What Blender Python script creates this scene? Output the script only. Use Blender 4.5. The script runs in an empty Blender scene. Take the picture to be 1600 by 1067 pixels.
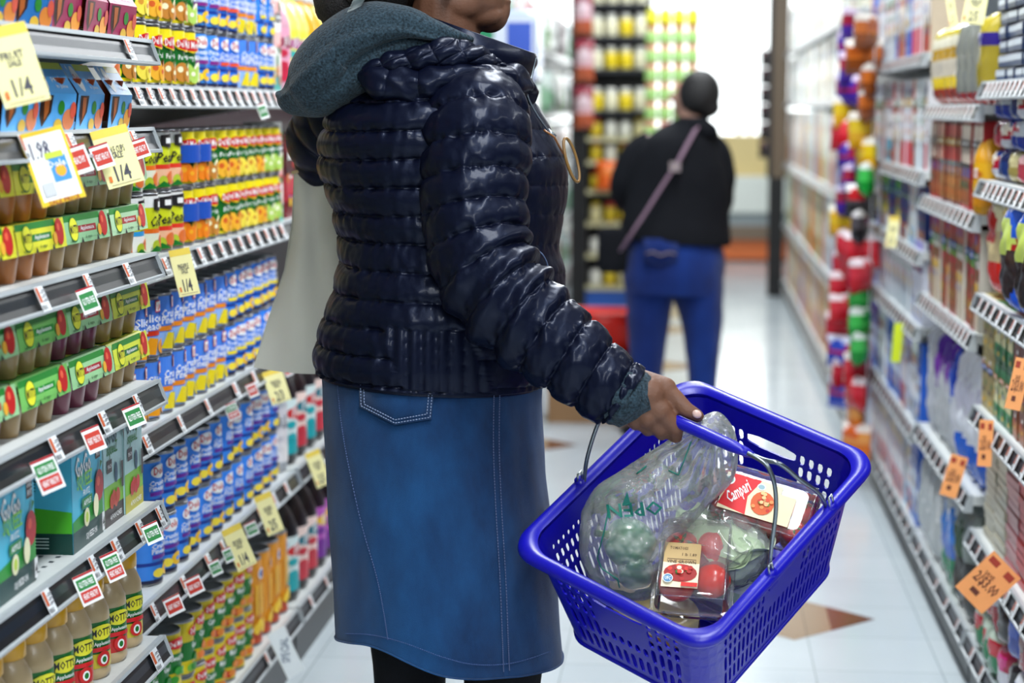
import bpy, math, random
import numpy as np
from mathutils import Vector, Matrix, noise

# ------------------------------------------------------------------ camera
F = 3000.0
TH = math.atan(363/F); PH = math.atan(285*math.cos(TH)/F)
S = bpy.context.scene
cam_d = bpy.data.cameras.new('camera'); cam = bpy.data.objects.new('camera', cam_d)
S.collection.objects.link(cam); S.camera = cam
cam.location = (0, 0, 1.35); cam.rotation_euler = (math.pi/2-TH, 0, PH)
cam_d.sensor_width = 36; cam_d.lens = 36*F/1600; cam_d.clip_end = 100
cam_d.dof.use_dof = True; cam_d.dof.focus_distance = 3.02; cam_d.dof.aperture_fstop = 3.2
# ------------------------------------------------------------------ world, lights, exposure
S.view_settings.view_transform = 'Standard'; S.view_settings.look = 'None'
S.view_settings.gamma = 1; S.view_settings.exposure = 0.24
S.view_settings.use_curve_mapping = False
wd = bpy.data.worlds.new('world'); S.world = wd; wd.use_nodes = True
wd.node_tree.nodes['Background'].inputs[0].default_value = (.62, .78, 1, 1)
wd.node_tree.nodes['Background'].inputs[1].default_value = 0.09
def area(x, y, z, sx, sy, power, col=(1, 1, 1), rot=(0, 0, 0)):
    l = bpy.data.lights.new('light', 'AREA'); l.shape = 'RECTANGLE'; l.size = sx; l.size_y = sy
    l.energy = power; l.color = col
    o = bpy.data.objects.new('light', l); S.collection.objects.link(o)
    o.location = (x, y, z); o.rotation_euler = rot
for yy in (-1.0, 1.6, 4.2, 6.8, 9.4, 12.0, 15.5):
    area(.1, yy, 3.15, .35, 1.6, 62, (.93, .97, 1))
for yy in (-4.6, -2.8): area(.1, yy, 3.15, 1.6, 1.2, 110, (.93, .97, 1))  # unseen overhead lights added behind the camera as frontal fill
for yy in (1.0, 4.0):                                   # tubes over the neighbouring aisles
    area(2.6, yy, 3.15, .35, 2.0, 50, (.93, .97, 1)); area(-2.8, yy, 3.15, .35, 2.0, 50, (.93, .97, 1))
area(0, 20.5, 2.4, 5, 3, 130, (.97, 1, 1), (math.radians(-90), 0, 0))   # daylight entering by the storefront

# ------------------------------------------------------------------ helpers
Rm = np.array(cam.rotation_euler.to_matrix()); C0 = np.array([0, 0, 1.35])
def ray(px, py): return Rm @ np.array([(px-800)/F, -(py-533.5)/F, -1])
def WX(px, py, X): d = ray(px, py); return C0+d*(X/d[0])
def WY(px, py, Y): d = ray(px, py); return C0+d*(Y/d[1])
def WZ(px, py, Z): d = ray(px, py); return C0+d*((Z-1.35)/d[2])
def lin(c):
    c = c/255.
    return c/12.92 if c < .04045 else ((c+.055)/1.055)**2.4
def hx(h):
    h = h.lstrip('#'); return tuple(lin(int(h[i:i+2], 16))**1.13 for i in (0, 2, 4))
def rnd(a, b): return RR.uniform(a, b)
RR = random.Random(11)
def up_to(n): return ORD[n]
ORD = ['first', 'second', 'third', 'fourth', 'fifth', 'sixth', 'seventh', 'eighth', 'ninth', 'tenth', 'eleventh', 'twelfth', 'thirteenth', 'fourteenth',
       'fifteenth', 'sixteenth', 'seventeenth', 'eighteenth', 'nineteenth', 'twentieth', 'twenty-first', 'twenty-second', 'twenty-third', 'twenty-fourth',
       'twenty-fifth', 'twenty-sixth', 'twenty-seventh', 'twenty-eighth', 'twenty-ninth', 'thirtieth', 'thirty-first', 'thirty-second', 'thirty-third',
       'thirty-fourth', 'thirty-fifth', 'thirty-sixth', 'thirty-seventh', 'thirty-eighth', 'thirty-ninth', 'fortieth'] + ['later']*80

# ------------------------------------------------------------------ materials
MAT = {}
def material(name, rough=.5, metal=0, col=None, nscale=60, namt=.06, bump=0, bscale=200, spec=.5, coat=0, sheen=0, trans=0, alpha=None):
    m = bpy.data.materials.new(name); m.use_nodes = True
    nt = m.node_tree; b = nt.nodes['Principled BSDF']
    b.inputs['Roughness'].default_value = rough; b.inputs['Metallic'].default_value = metal
    b.inputs['Specular IOR Level'].default_value = spec; b.inputs['Coat Weight'].default_value = coat
    b.inputs['Sheen Weight'].default_value = sheen
    tc = nt.nodes.new('ShaderNodeTexCoord')
    n = nt.nodes.new('ShaderNodeTexNoise'); n.inputs['Scale'].default_value = nscale; n.inputs['Detail'].default_value = 4
    nt.links.new(tc.outputs['Object'], n.inputs['Vector'])
    mr = nt.nodes.new('ShaderNodeMapRange'); mr.inputs['To Min'].default_value = 1-namt*2; mr.inputs['To Max'].default_value = 1+namt
    nt.links.new(n.outputs['Fac'], mr.inputs['Value'])
    if col is None:
        a = nt.nodes.new('ShaderNodeAttribute'); a.attribute_name = 'Col'; src = a.outputs['Color']
    else:
        a = nt.nodes.new('ShaderNodeRGB'); a.outputs[0].default_value = (*col, 1); src = a.outputs[0]
    vm = nt.nodes.new('ShaderNodeVectorMath'); vm.operation = 'SCALE'
    nt.links.new(src, vm.inputs[0]); nt.links.new(mr.outputs[0], vm.inputs['Scale'])
    nt.links.new(vm.outputs[0], b.inputs['Base Color'])
    if bump:
        n2 = nt.nodes.new('ShaderNodeTexNoise'); n2.inputs['Scale'].default_value = bscale; n2.inputs['Detail'].default_value = 3
        nt.links.new(tc.outputs['Object'], n2.inputs['Vector'])
        bp = nt.nodes.new('ShaderNodeBump'); bp.inputs['Strength'].default_value = bump; bp.inputs['Distance'].default_value = .002
        nt.links.new(n2.outputs['Fac'], bp.inputs['Height']); nt.links.new(bp.outputs[0], b.inputs['Normal'])
    MAT[name] = m
    return m
material('print', .38, namt=.04)
material('paper', .6, namt=.03)
material('foil', .26, namt=.05, bump=.5, bscale=60, coat=.2)
material('metal', .3, 1, namt=.05)
material('paint', .4, namt=.05, spec=.5)
material('plastic', .3, namt=.03, coat=.1)
material('basket_plastic', .33, col=(.0035, .002, .36), namt=.05, bump=.08, bscale=300)
material('nylon', .42, col=(.002, .003, .011), namt=.12, bump=.5, bscale=55, spec=.2, coat=.10)
MAT['nylon'].node_tree.nodes['Principled BSDF'].inputs['Coat Roughness'].default_value = .16; MAT['nylon'].node_tree.nodes['Principled BSDF'].inputs['Coat Tint'].default_value = (.8, .88, 1, 1)
MAT['nylon'].node_tree.nodes['Principled BSDF'].inputs['Specular Tint'].default_value = (.5, .62, 1, 1)
material('wool', .95, col=hx('3c505c'), nscale=260, namt=.75, bump=1, bscale=260, sheen=.15, spec=.15)
material('skin', .5, col=(.15, .066, .037), nscale=25, namt=.22, bump=.25, bscale=260, spec=.4)
material('skin_light', .5, col=(.5, .28, .2), nscale=25, namt=.1)
material('nail', .3, col=(.62, .42, .36), namt=.03)
material('hair', .6, col=(.008, .007, .007), namt=.3, bump=1, bscale=400)
material('canvas', .9, col=(.56, .56, .49), nscale=8, namt=.06, bump=.4, bscale=900)
material('black_cloth', .9, col=(.006, .007, .010), namt=.2, bump=.4, bscale=300, spec=.2)
material('fruit', .28, namt=.08, nscale=30, coat=.3)
material('leaf', .45, namt=.15, nscale=40)
def denim(name, base, wear):
    m = material(name, .85, col=base, nscale=900, namt=.22, bump=.5, bscale=1100, sheen=.15, spec=.2)
    nt = m.node_tree; b = nt.nodes['Principled BSDF']
    tc = nt.nodes.new('ShaderNodeTexCoord'); n = nt.nodes.new('ShaderNodeTexNoise'); n.inputs['Scale'].default_value = 5; n.inputs['Detail'].default_value = 6; n.inputs['Roughness'].default_value = .65
    mp = nt.nodes.new('ShaderNodeMapping'); mp.inputs['Scale'].default_value = (1, 1, .45)
    nt.links.new(tc.outputs['Object'], mp.inputs[0]); nt.links.new(mp.outputs[0], n.inputs['Vector'])
    cr = nt.nodes.new('ShaderNodeValToRGB'); cr.color_ramp.elements[0].position = .40; cr.color_ramp.elements[1].position = .72
    nt.links.new(n.outputs['Fac'], cr.inputs[0])
    mx = nt.nodes.new('ShaderNodeMix'); mx.data_type = 'RGBA'
    old = b.inputs['Base Color'].links[0].from_socket
    nt.links.new(cr.outputs[0], mx.inputs['Factor']); nt.links.new(old, mx.inputs['A']); mx.inputs['B'].default_value = (*wear, 1)
    nt.links.new(mx.outputs['Result'], b.inputs['Base Color'])
denim('denim', (.0015, .018, .07), (.006, .062, .185))
denim('denim_dark', (.003, .018, .13), (.006, .04, .24))
def clear(name, tint, opac, rough=.08, wr=0):
    m = bpy.data.materials.new(name); m.use_nodes = True; nt = m.node_tree
    for n in list(nt.nodes):
        if n.type != 'OUTPUT_MATERIAL': nt.nodes.remove(n)
    out = nt.nodes[0] if nt.nodes[0].type == 'OUTPUT_MATERIAL' else nt.nodes.new('ShaderNodeOutputMaterial')
    tr = nt.nodes.new('ShaderNodeBsdfTransparent'); gl = nt.nodes.new('ShaderNodeBsdfGlossy'); di = nt.nodes.new('ShaderNodeBsdfDiffuse'); tl = nt.nodes.new('ShaderNodeBsdfTranslucent')
    gl.inputs['Roughness'].default_value = rough; di.inputs['Color'].default_value = (*tint, 1); tl.inputs['Color'].default_value = (*tint, 1)
    tc = nt.nodes.new('ShaderNodeTexCoord'); n = nt.nodes.new('ShaderNodeTexNoise'); n.inputs['Scale'].default_value = 35; n.inputs['Detail'].default_value = 5
    nt.links.new(tc.outputs['Object'], n.inputs['Vector'])
    mr = nt.nodes.new('ShaderNodeMapRange'); mr.inputs['From Min'].default_value = .3; mr.inputs['From Max'].default_value = .7
    mr.inputs['To Min'].default_value = opac*.6; mr.inputs['To Max'].default_value = opac*1.4
    nt.links.new(n.outputs['Fac'], mr.inputs['Value'])
    ms = nt.nodes.new('ShaderNodeMixShader'); ms.inputs[0].default_value = .12
    nt.links.new(di.outputs[0], ms.inputs[1]); nt.links.new(tl.outputs[0], ms.inputs[2])
    m1 = nt.nodes.new('ShaderNodeMixShader'); nt.links.new(mr.outputs[0], m1.inputs[0])
    nt.links.new(tr.outputs[0], m1.inputs[1]); nt.links.new(ms.outputs[0], m1.inputs[2])
    if wr:                                                # fine creases of thin film
        w1 = nt.nodes.new('ShaderNodeTexNoise'); w1.inputs['Scale'].default_value = 28; w1.inputs['Detail'].default_value = 6; w1.inputs['Distortion'].default_value = 1.5
        nt.links.new(tc.outputs['Object'], w1.inputs['Vector']); bp = nt.nodes.new('ShaderNodeBump'); bp.inputs['Strength'].default_value = 1; bp.inputs['Distance'].default_value = .007
        nt.links.new(w1.outputs['Fac'], bp.inputs['Height']); nt.links.new(bp.outputs[0], gl.inputs['Normal']); nt.links.new(bp.outputs[0], di.inputs['Normal'])
    fr = nt.nodes.new('ShaderNodeFresnel'); fr.inputs['IOR'].default_value = 1.45
    m2 = nt.nodes.new('ShaderNodeMixShader'); nt.links.new(fr.outputs[0], m2.inputs[0])
    nt.links.new(m1.outputs[0], m2.inputs[1]); nt.links.new(gl.outputs[0], m2.inputs[2])
    nt.links.new(m2.outputs[0], out.inputs[0])
    MAT[name] = m
clear('film', (.97, .99, 1), .21, .13, 1)
clear('film_clear', (.8, .88, .9), .16, .1)
clear('clamshell', (.85, .9, .92), .07, .04)
def emis(name, col, st):
    m = bpy.data.materials.new(name); m.use_nodes = True; nt = m.node_tree
    b = nt.nodes['Principled BSDF']; b.inputs['Emission Color'].default_value = (*col, 1); b.inputs['Emission Strength'].default_value = st
    b.inputs['Base Color'].default_value = (.8, .8, .8, 1)
    MAT[name] = m
emis('daylight', (.95, 1, 1), 2.6)

# ------------------------------------------------------------------ mesh accumulator
class M:
    def __init__(s): s.v = []; s.f = []; s.c = []; s.m = []; s.sm = []
    def add(s, vs, fs, col=(.8, .8, .8), mat=0, smooth=False):
        o = len(s.v); s.v += [tuple(map(float, p)) for p in vs]
        for i, f in enumerate(fs):
            s.f.append(tuple(o+k for k in f)); s.c.append(col[i] if isinstance(col, list) else col); s.m.append(mat); s.sm.append(smooth)
        return s
    def box(s, a, b, col=(.8, .8, .8), mat=0, T=None):
        x0, y0, z0 = a; x1, y1, z1 = b
        v = [(x0, y0, z0), (x1, y0, z0), (x1, y1, z0), (x0, y1, z0), (x0, y0, z1), (x1, y0, z1), (x1, y1, z1), (x0, y1, z1)]
        if T: v = [T @ Vector(p) for p in v]
        return s.add(v, [(3, 2, 1, 0), (4, 5, 6, 7), (0, 1, 5, 4), (1, 2, 6, 5), (2, 3, 7, 6), (3, 0, 4, 7)], col, mat)
    def rbox(s, a, b, r, col=(.8, .8, .8), mat=0):       # box with chamfered vertical and top edges
        x0, y0, z0 = a; x1, y1, z1 = b
        def ring(z, i):
            return [(x0+i+r, y0+i, z), (x1-i-r, y0+i, z), (x1-i, y0+i+r, z), (x1-i, y1-i-r, z), (x1-i-r, y1-i, z), (x0+i+r, y1-i, z), (x0+i, y1-i-r, z), (x0+i, y0+i+r, z)]
        rings = [ring(z0, r*.6), ring(z0+r*.6, 0), ring(z1-r*.6, 0), ring(z1, r*.6)]
        v = sum(rings, []); f = []
        for k in range(3):
            for i in range(8): j = (i+1) % 8; f.append((k*8+i, k*8+j, k*8+8+j, k*8+8+i))
        f.append(tuple(range(7, -1, -1))); f.append(tuple(range(24, 32)))
        return s.add(v, f, col, mat)
    def lathe(s, prof, n=24, col=(.8, .8, .8), mat=0, o=(0, 0, 0), smooth=True, cols=None, caps=True):
        v = []; f = []; cc = []
        for (r, z) in prof:
            for i in range(n):
                a = 2*math.pi*i/n; v.append((o[0]+r*math.cos(a), o[1]+r*math.sin(a), o[2]+z))
        for k in range(len(prof)-1):
            for i in range(n):
                j = (i+1) % n; f.append((k*n+i, k*n+j, (k+1)*n+j, (k+1)*n+i)); cc.append(cols[k] if cols else col)
        s.add(v, f, cc, mat, smooth)
        if caps:
            s.add(v[:n], [tuple(range(n-1, -1, -1))], cols[0] if cols else col, mat)
            s.add(v[-n:], [tuple(range(n))], cols[-1] if cols else col, mat)
        return s
    def tube(s, pts, r, n=8, col=(.8, .8, .8), mat=0, closed=False, smooth=True):
        P = [Vector(p) for p in pts]; L = len(P); v = []; f = []
        rs = r if isinstance(r, (list, tuple)) else [r]*L
        ref = None
        for i, p in enumerate(P):
            if closed: t = (P[(i+1) % L]-P[i-1])
            else: t = P[min(i+1, L-1)]-P[max(i-1, 0)]
            t.normalize()
            if ref is None:
                ref = Vector((0, 0, 1)) if abs(t.z) < .9 else Vector((1, 0, 0))
            a = ref-t*ref.dot(t)
            if a.length < 1e-5: a = t.orthogonal()
            a.normalize(); ref = a; b = t.cross(a)
            for k in range(n):
                w = 2*math.pi*k/n; v.append(p+(a*math.cos(w)+b*math.sin(w))*rs[i])
        R = L if closed else L-1
        for i in range(R):
            for k in range(n):
                j = (k+1) % n; i2 = (i+1) % L; f.append((i*n+k, i*n+j, i2*n+j, i2*n+k))
        if not closed: f.append(tuple(range(n-1, -1, -1))); f.append(tuple((L-1)*n+k for k in range(n)))
        return s.add(v, f, col, mat, smooth)
    def sph(s, c, r, col=(.8, .8, .8), mat=0, n=14, rot=None, disp=None):
        if not hasattr(r, '__len__'): r = (r, r, r)
        v = []; f = []; h = n//2+1
        for i in range(h+1):
            a = math.pi*i/h
            for k in range(n):
                b = 2*math.pi*k/n; d = Vector((math.sin(a)*math.cos(b), math.sin(a)*math.sin(b), math.cos(a)))
                q = 1+(disp(d) if disp else 0)
                p = Vector((d.x*r[0]*q, d.y*r[1]*q, d.z*r[2]*q))
                if rot: p = rot @ p
                v.append(p+Vector(c))
        for i in range(h):
            for k in range(n):
                j = (k+1) % n; f.append((i*n+k, (i+1)*n+k, (i+1)*n+j, i*n+j))
        return s.add(v, f, col, mat, True)
    def cap(s, p0, r0, p1, r1, n=14):                     # tapered capsule
        p0 = Vector(p0); p1 = Vector(p1); d = (p1-p0).normalized(); pts = []; rs = []
        for k in range(4): a = math.pi/2*(1-k/4); pts.append(p0-d*r0*math.sin(a)); rs.append(max(r0*math.cos(a), r0*.02))
        pts += [p0, p1]; rs += [r0, r1]
        for k in range(1, 5): a = math.pi/2*k/4; pts.append(p1+d*r1*math.sin(a)); rs.append(max(r1*math.cos(a), r1*.02))
        return s.tube(pts, rs, n)
    def grid(s, P, col=(.8, .8, .8), mat=0, closeu=False, smooth=True, flip=False, colf=None):
        nr, nc = len(P), len(P[0]); v = [p for row in P for p in row]; f = []; cc = []
        for i in range(nr-1):
            for j in range(nc if closeu else nc-1):
                k = (j+1) % nc; q = (i*nc+j, i*nc+k, (i+1)*nc+k, (i+1)*nc+j)
                f.append(q[::-1] if flip else q); cc.append(colf(i/(nr-1), (j+.5)/nc) if colf else col)
        return s.add(v, f, cc, mat, smooth)
    def mesh(s, name, mats):
        me = bpy.data.meshes.new(name); me.from_pydata(s.v, [], s.f)
        at = me.color_attributes.new('Col', 'FLOAT_COLOR', 'CORNER')
        ln = np.array([len(f) for f in s.f]); cs = np.array([(*c[:3], 1.) for c in s.c], dtype=np.float32)
        at.data.foreach_set('color', np.repeat(cs, ln, axis=0).ravel())
        me.polygons.foreach_set('material_index', s.m); me.polygons.foreach_set('use_smooth', s.sm)
        for m in mats: me.materials.append(MAT[m])
        me.validate(); me.update()
        return me
    def build(s, name, mats=('print',), parent=None, loc=(0, 0, 0)):
        if isinstance(mats, str): mats = (mats,)
        o = bpy.data.objects.new(name, s.mesh(name, mats)); S.collection.objects.link(o); o.location = loc
        if parent: o.parent = parent
        return o
def tag(o, label=None, cat=None, group=None, kind=None):
    if label: o['label'] = label
    if cat: o['category'] = cat
    if group: o['group'] = group
    if kind: o['kind'] = kind
    return o
def empty(name, loc, label=None, cat=None, group=None, rz=0):
    o = bpy.data.objects.new(name, None); S.collection.objects.link(o); o.location = loc; o.rotation_euler = (0, 0, rz); o.empty_display_size = .05
    return tag(o, label, cat, group)
USED = set()
def place(proto, loc, rz=0, label=None, group=None, cat=None, s=1, name=None):
    if proto.name not in USED: USED.add(proto.name); o = proto
    else:
        o = proto.copy(); S.collection.objects.link(o)
        for ch in proto.children:
            c = ch.copy(); S.collection.objects.link(c); c.parent = o
            for g in ch.children: d = g.copy(); S.collection.objects.link(d); d.parent = c
    o.location = loc; o.rotation_euler = (0, 0, rz); o.scale = (s, s, s)
    return tag(o, label, cat, group)
def solid(m, voxel=None, smooth=0, sub=0, thick=None, name='tmp', factor=.5):
    o = bpy.data.objects.new(name, m.mesh(name, ())); S.collection.objects.link(o)
    if thick: md = o.modifiers.new('s', 'SOLIDIFY'); md.thickness = thick; md.offset = 0
    if voxel: md = o.modifiers.new('r', 'REMESH'); md.mode = 'VOXEL'; md.voxel_size = voxel; md.use_smooth_shade = True
    if smooth: md = o.modifiers.new('m', 'SMOOTH'); md.iterations = smooth; md.factor = factor
    if sub: md = o.modifiers.new('u', 'SUBSURF'); md.levels = sub; md.render_levels = sub
    dg = bpy.context.evaluated_depsgraph_get(); me = bpy.data.meshes.new_from_object(o.evaluated_get(dg))
    bpy.data.objects.remove(o); return me
def mesh_obj(me, name, mat, parent=None):
    me.materials.clear(); me.materials.append(MAT[mat])
    me.polygons.foreach_set('use_smooth', [True]*len(me.polygons))
    o = bpy.data.objects.new(name, me); S.collection.objects.link(o)
    if parent: o.parent = parent
    return o
def catmull(P, n):
    P = np.array(P, float); L = len(P); out = []
    for t in np.linspace(0, L-1-1e-9, n):
        i = int(t); u = t-i; p0, p1, p2, p3 = P[max(i-1, 0)], P[i], P[min(i+1, L-1)], P[min(i+2, L-1)]
        out.append(.5*((2*p1)+(-p0+p2)*u+(2*p0-5*p1+4*p2-p3)*u*u+(-p0+3*p1-3*p2+p3)*u**3))
    return np.array(out)
def N3(x, y, z): return noise.noise(Vector((x, y, z)))

# ------------------------------------------------------------------ printed graphics
TXT = {}
def text2d(st):
    if st not in TXT:
        cu = bpy.data.curves.new('t', 'FONT'); cu.body = st; cu.resolution_u = 1; cu.offset = .018
        cu.fill_mode = 'FRONT'
        o = bpy.data.objects.new('t', cu); S.collection.objects.link(o)
        dg = bpy.context.evaluated_depsgraph_get(); me = bpy.data.meshes.new_from_object(o.evaluated_get(dg))
        vs = np.array([v.co[:2] for v in me.vertices]) if len(me.vertices) else np.zeros((1, 2))
        fs = [tuple(p.vertices) for p in me.polygons]
        lo = vs.min(0); hi = vs.max(0); TXT[st] = ((vs-(lo+hi)/2)/.7, fs, (hi-lo)/.7)
        bpy.data.objects.remove(o); bpy.data.meshes.remove(me)
    return TXT[st]
class G:
    def __init__(s): s.sh = []
    def poly(s, pts, col, step=None):
        n = len(pts); c = (sum(p[0] for p in pts)/n, sum(p[1] for p in pts)/n)
        tris = [(c, pts[i], pts[(i+1) % n]) for i in range(n)] if n > 4 else ([tuple(pts[:3])]+([(pts[0], pts[2], pts[3])] if n == 4 else []))
        s.sh.append((tris, col)); return s
    def rect(s, x0, y0, x1, y1, col): return s.poly([(x0, y0), (x1, y0), (x1, y1), (x0, y1)], col)
    def ell(s, cx, cy, rx, ry, col, n=16): return s.poly([(cx+rx*math.cos(2*math.pi*i/n), cy+ry*math.sin(2*math.pi*i/n)) for i in range(n)], col)
    def text(s, st, cx, cy, h, col, w=None, rot=0, shear=0):
        vs, fs, sz = text2d(st); sx = (w/sz[0]) if w else h; ca, sa = math.cos(rot), math.sin(rot); pts = []
        for (x, y) in vs:
            x, y = x*sx+shear*y*h, y*h; pts.append((cx+x*ca-y*sa, cy+x*sa+y*ca))
        tr = []
        for f in fs:
            for k in range(1, len(f)-1): tr.append((pts[f[0]], pts[f[k]], pts[f[k+1]]))
        s.sh.append((tr, col)); return s
    def put(s, m, fn, mat=0, eps=.00025, step=1e9, k0=0):
        for k, (tris, col) in enumerate(s.sh):
            st = list(tris); vs = []; fs = []
            while st:
                t = st.pop(); us = [p[0] for p in t]
                if max(us)-min(us) > step:
                    e = max(range(3), key=lambda i: abs(t[i][0]-t[(i+1) % 3][0])); a, b, c = t[e], t[(e+1) % 3], t[(e+2) % 3]
                    mid = ((a[0]+b[0])/2, (a[1]+b[1])/2); st += [(a, mid, c), (mid, b, c)]; continue
                fs.append((len(vs), len(vs)+1, len(vs)+2)); vs += [fn(p[0], p[1], eps*(k+1+k0)) for p in t]
            if fs: m.add(vs, fs, col, mat)
        return m
def on_cyl(r, a0=0, z0=0, o=(0, 0)):
    def fn(u, v, e): a = a0+u/r; return (o[0]+(r+e)*math.cos(a), o[1]+(r+e)*math.sin(a), z0+v)
    return fn
def on_plane(O, U, V):
    O = Vector(O); U = Vector(U).normalized(); V = Vector(V).normalized(); Nn = U.cross(V)
    return lambda u, v, e: O+U*u+V*v+Nn*e
def fruit_blob(g, cx, cy, r, col, leaf=None, hi=None):
    g.ell(cx, cy, r, r*1.1, col, 12)
    if hi: g.ell(cx-r*.25, cy+r*.3, r*.4, r*.35, hi, 8)
    if leaf: g.poly([(cx, cy+r), (cx+r*.7, cy+r*1.5), (cx+r*.2, cy+r*1.7)], leaf)
WHITE = (.85, .86, .86); BLACK = (.01, .01, .012)
YEL = hx('f3e21c'); GRN = hx('0c7a2c'); RED = hx('d01520'); BLUE = hx('1560c8'); ORG = hx('f08a1c')
def rect_label(W, H, z0, r, g, m):
    on = on_cyl(r, 0, z0); g.put(m, on, step=.006)
# ================================================================== setting
fl = M(); fl.add([(-4, -2, 0), (4, -2, 0), (4, 24, 0), (-4, 24, 0)], [(0, 1, 2, 3)], hx('c9d2d6'))
for (cx, cy, r) in ((.27, 5.06, .225), (-.68, 7.65, .225), (-.17, 10.1, .24), (-.15, 11.8, .24), (-.66, 5.06, .225)):
    fl.add([(cx-r, cy, .0006), (cx, cy-r, .0006), (cx+r, cy, .0006), (cx, cy+r, .0006)], [(0, 1, 2, 3)], hx('a78f74'))
    fl.add([(cx+r*.45, cy-r*.55, .0009), (cx+r, cy, .0009), (cx+r*.45, cy+r*.55, .0009)], [(0, 1, 2)], hx('7a4c33'))
m = material('floor_tile', .16, nscale=3, namt=.05, spec=.5)
nt = m.node_tree; b = nt.nodes['Principled BSDF']            # joints every 0.305 m and terrazzo speckle
tc = nt.nodes.new('ShaderNodeTexCoord'); br = nt.nodes.new('ShaderNodeTexBrick'); br.offset = 0; br.inputs['Scale'].default_value = 1
br.inputs['Brick Width'].default_value = .305; br.inputs['Row Height'].default_value = .305; br.inputs['Mortar Size'].default_value = .0016
br.inputs['Color1'].default_value = (1, 1, 1, 1); br.inputs['Color2'].default_value = (.93, .94, .95, 1); br.inputs['Mortar'].default_value = (.55, .57, .58, 1)
nt.links.new(tc.outputs['Object'], br.inputs['Vector'])
mx = nt.nodes.new('ShaderNodeMix'); mx.data_type = 'RGBA'; mx.blend_type = 'MULTIPLY'; mx.inputs['Factor'].default_value = 1
nt.links.new(b.inputs['Base Color'].links[0].from_socket, mx.inputs['A']); nt.links.new(br.outputs['Color'], mx.inputs['B']); nt.links.new(mx.outputs['Result'], b.inputs['Base Color'])
n2 = nt.nodes.new('ShaderNodeTexNoise'); n2.inputs['Scale'].default_value = 2.5; nt.links.new(tc.outputs['Object'], n2.inputs['Vector'])
mr = nt.nodes.new('ShaderNodeMapRange'); mr.inputs['To Min'].default_value = .10; mr.inputs['To Max'].default_value = .26
nt.links.new(n2.outputs['Fac'], mr.inputs['Value']); nt.links.new(mr.outputs[0], b.inputs['Roughness'])
tag(fl.build('floor', 'floor_tile'), kind='structure')
# storefront far behind: bright window with frames over a low wall
w = M(); w.add([(-4, 22, .9), (4, 22, .9), (4, 22, 4), (-4, 22, 4)], [(3, 2, 1, 0)], WHITE)
tag(w.build('window_1', 'daylight'), kind='structure')
fr = M()
for x in (-2.2, -.9, .5, 1.35, 3): fr.box((x-.03, 21.85, .9), (x+.03, 21.95, 4), hx('9fb4b8'))
fr.box((-4, 21.85, .86), (4, 21.95, .95), hx('9fb4b8'))
tag(fr.build('window_frame', 'paint'), kind='structure')
wb = M(); wb.box((-4, 21.9, 0), (4, 22.1, .88), hx('d8d2bd')); tag(wb.build('wall_back', 'paint'), kind='structure')
d = empty('door', (.60, 21.4, 0), 'tall glass entrance door with slim steel edge at the far end of the aisle', 'door')
q = M(); q.box((-.02, -.02, 0), (.02, .02, 2.1), hx('5c7076')); q.build('door_edge', 'paint', d)
q = M(); q.box((.02, -.008, .1), (.85, .008, 2.05), (.8, .9, .9)); q.build('door_glass', 'clamshell', d)

# far checkout counters
ck = empty('checkout_counter', (.55, 17.2, 0), 'cream checkout counter with white belt and orange base across the far aisle end', 'counter')
q = M(); q.box((-1.3, 0, .02), (.9, .8, .2), hx('e8844a')); q.build('base', 'paint', ck)
q = M(); q.box((-1.3, -.04, .2), (.9, .8, .32), hx('8c7a68')); q.build('kick_panel', 'paint', ck)
q = M(); q.box((-1.3, -.02, .32), (.9, .8, .44), hx('a9b2b4')); q.build('side_panel', 'paint', ck)
q = M(); q.box((-1.3, -.06, .44), (.9, .8, .76), hx('eef2ea')); q.build('belt_housing', 'paint', ck)
q = M(); q.box((-1.3, .1, .76), (.9, .8, 1.12), hx('e6d29a')); q.build('rear_panel', 'paint', ck)

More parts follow.
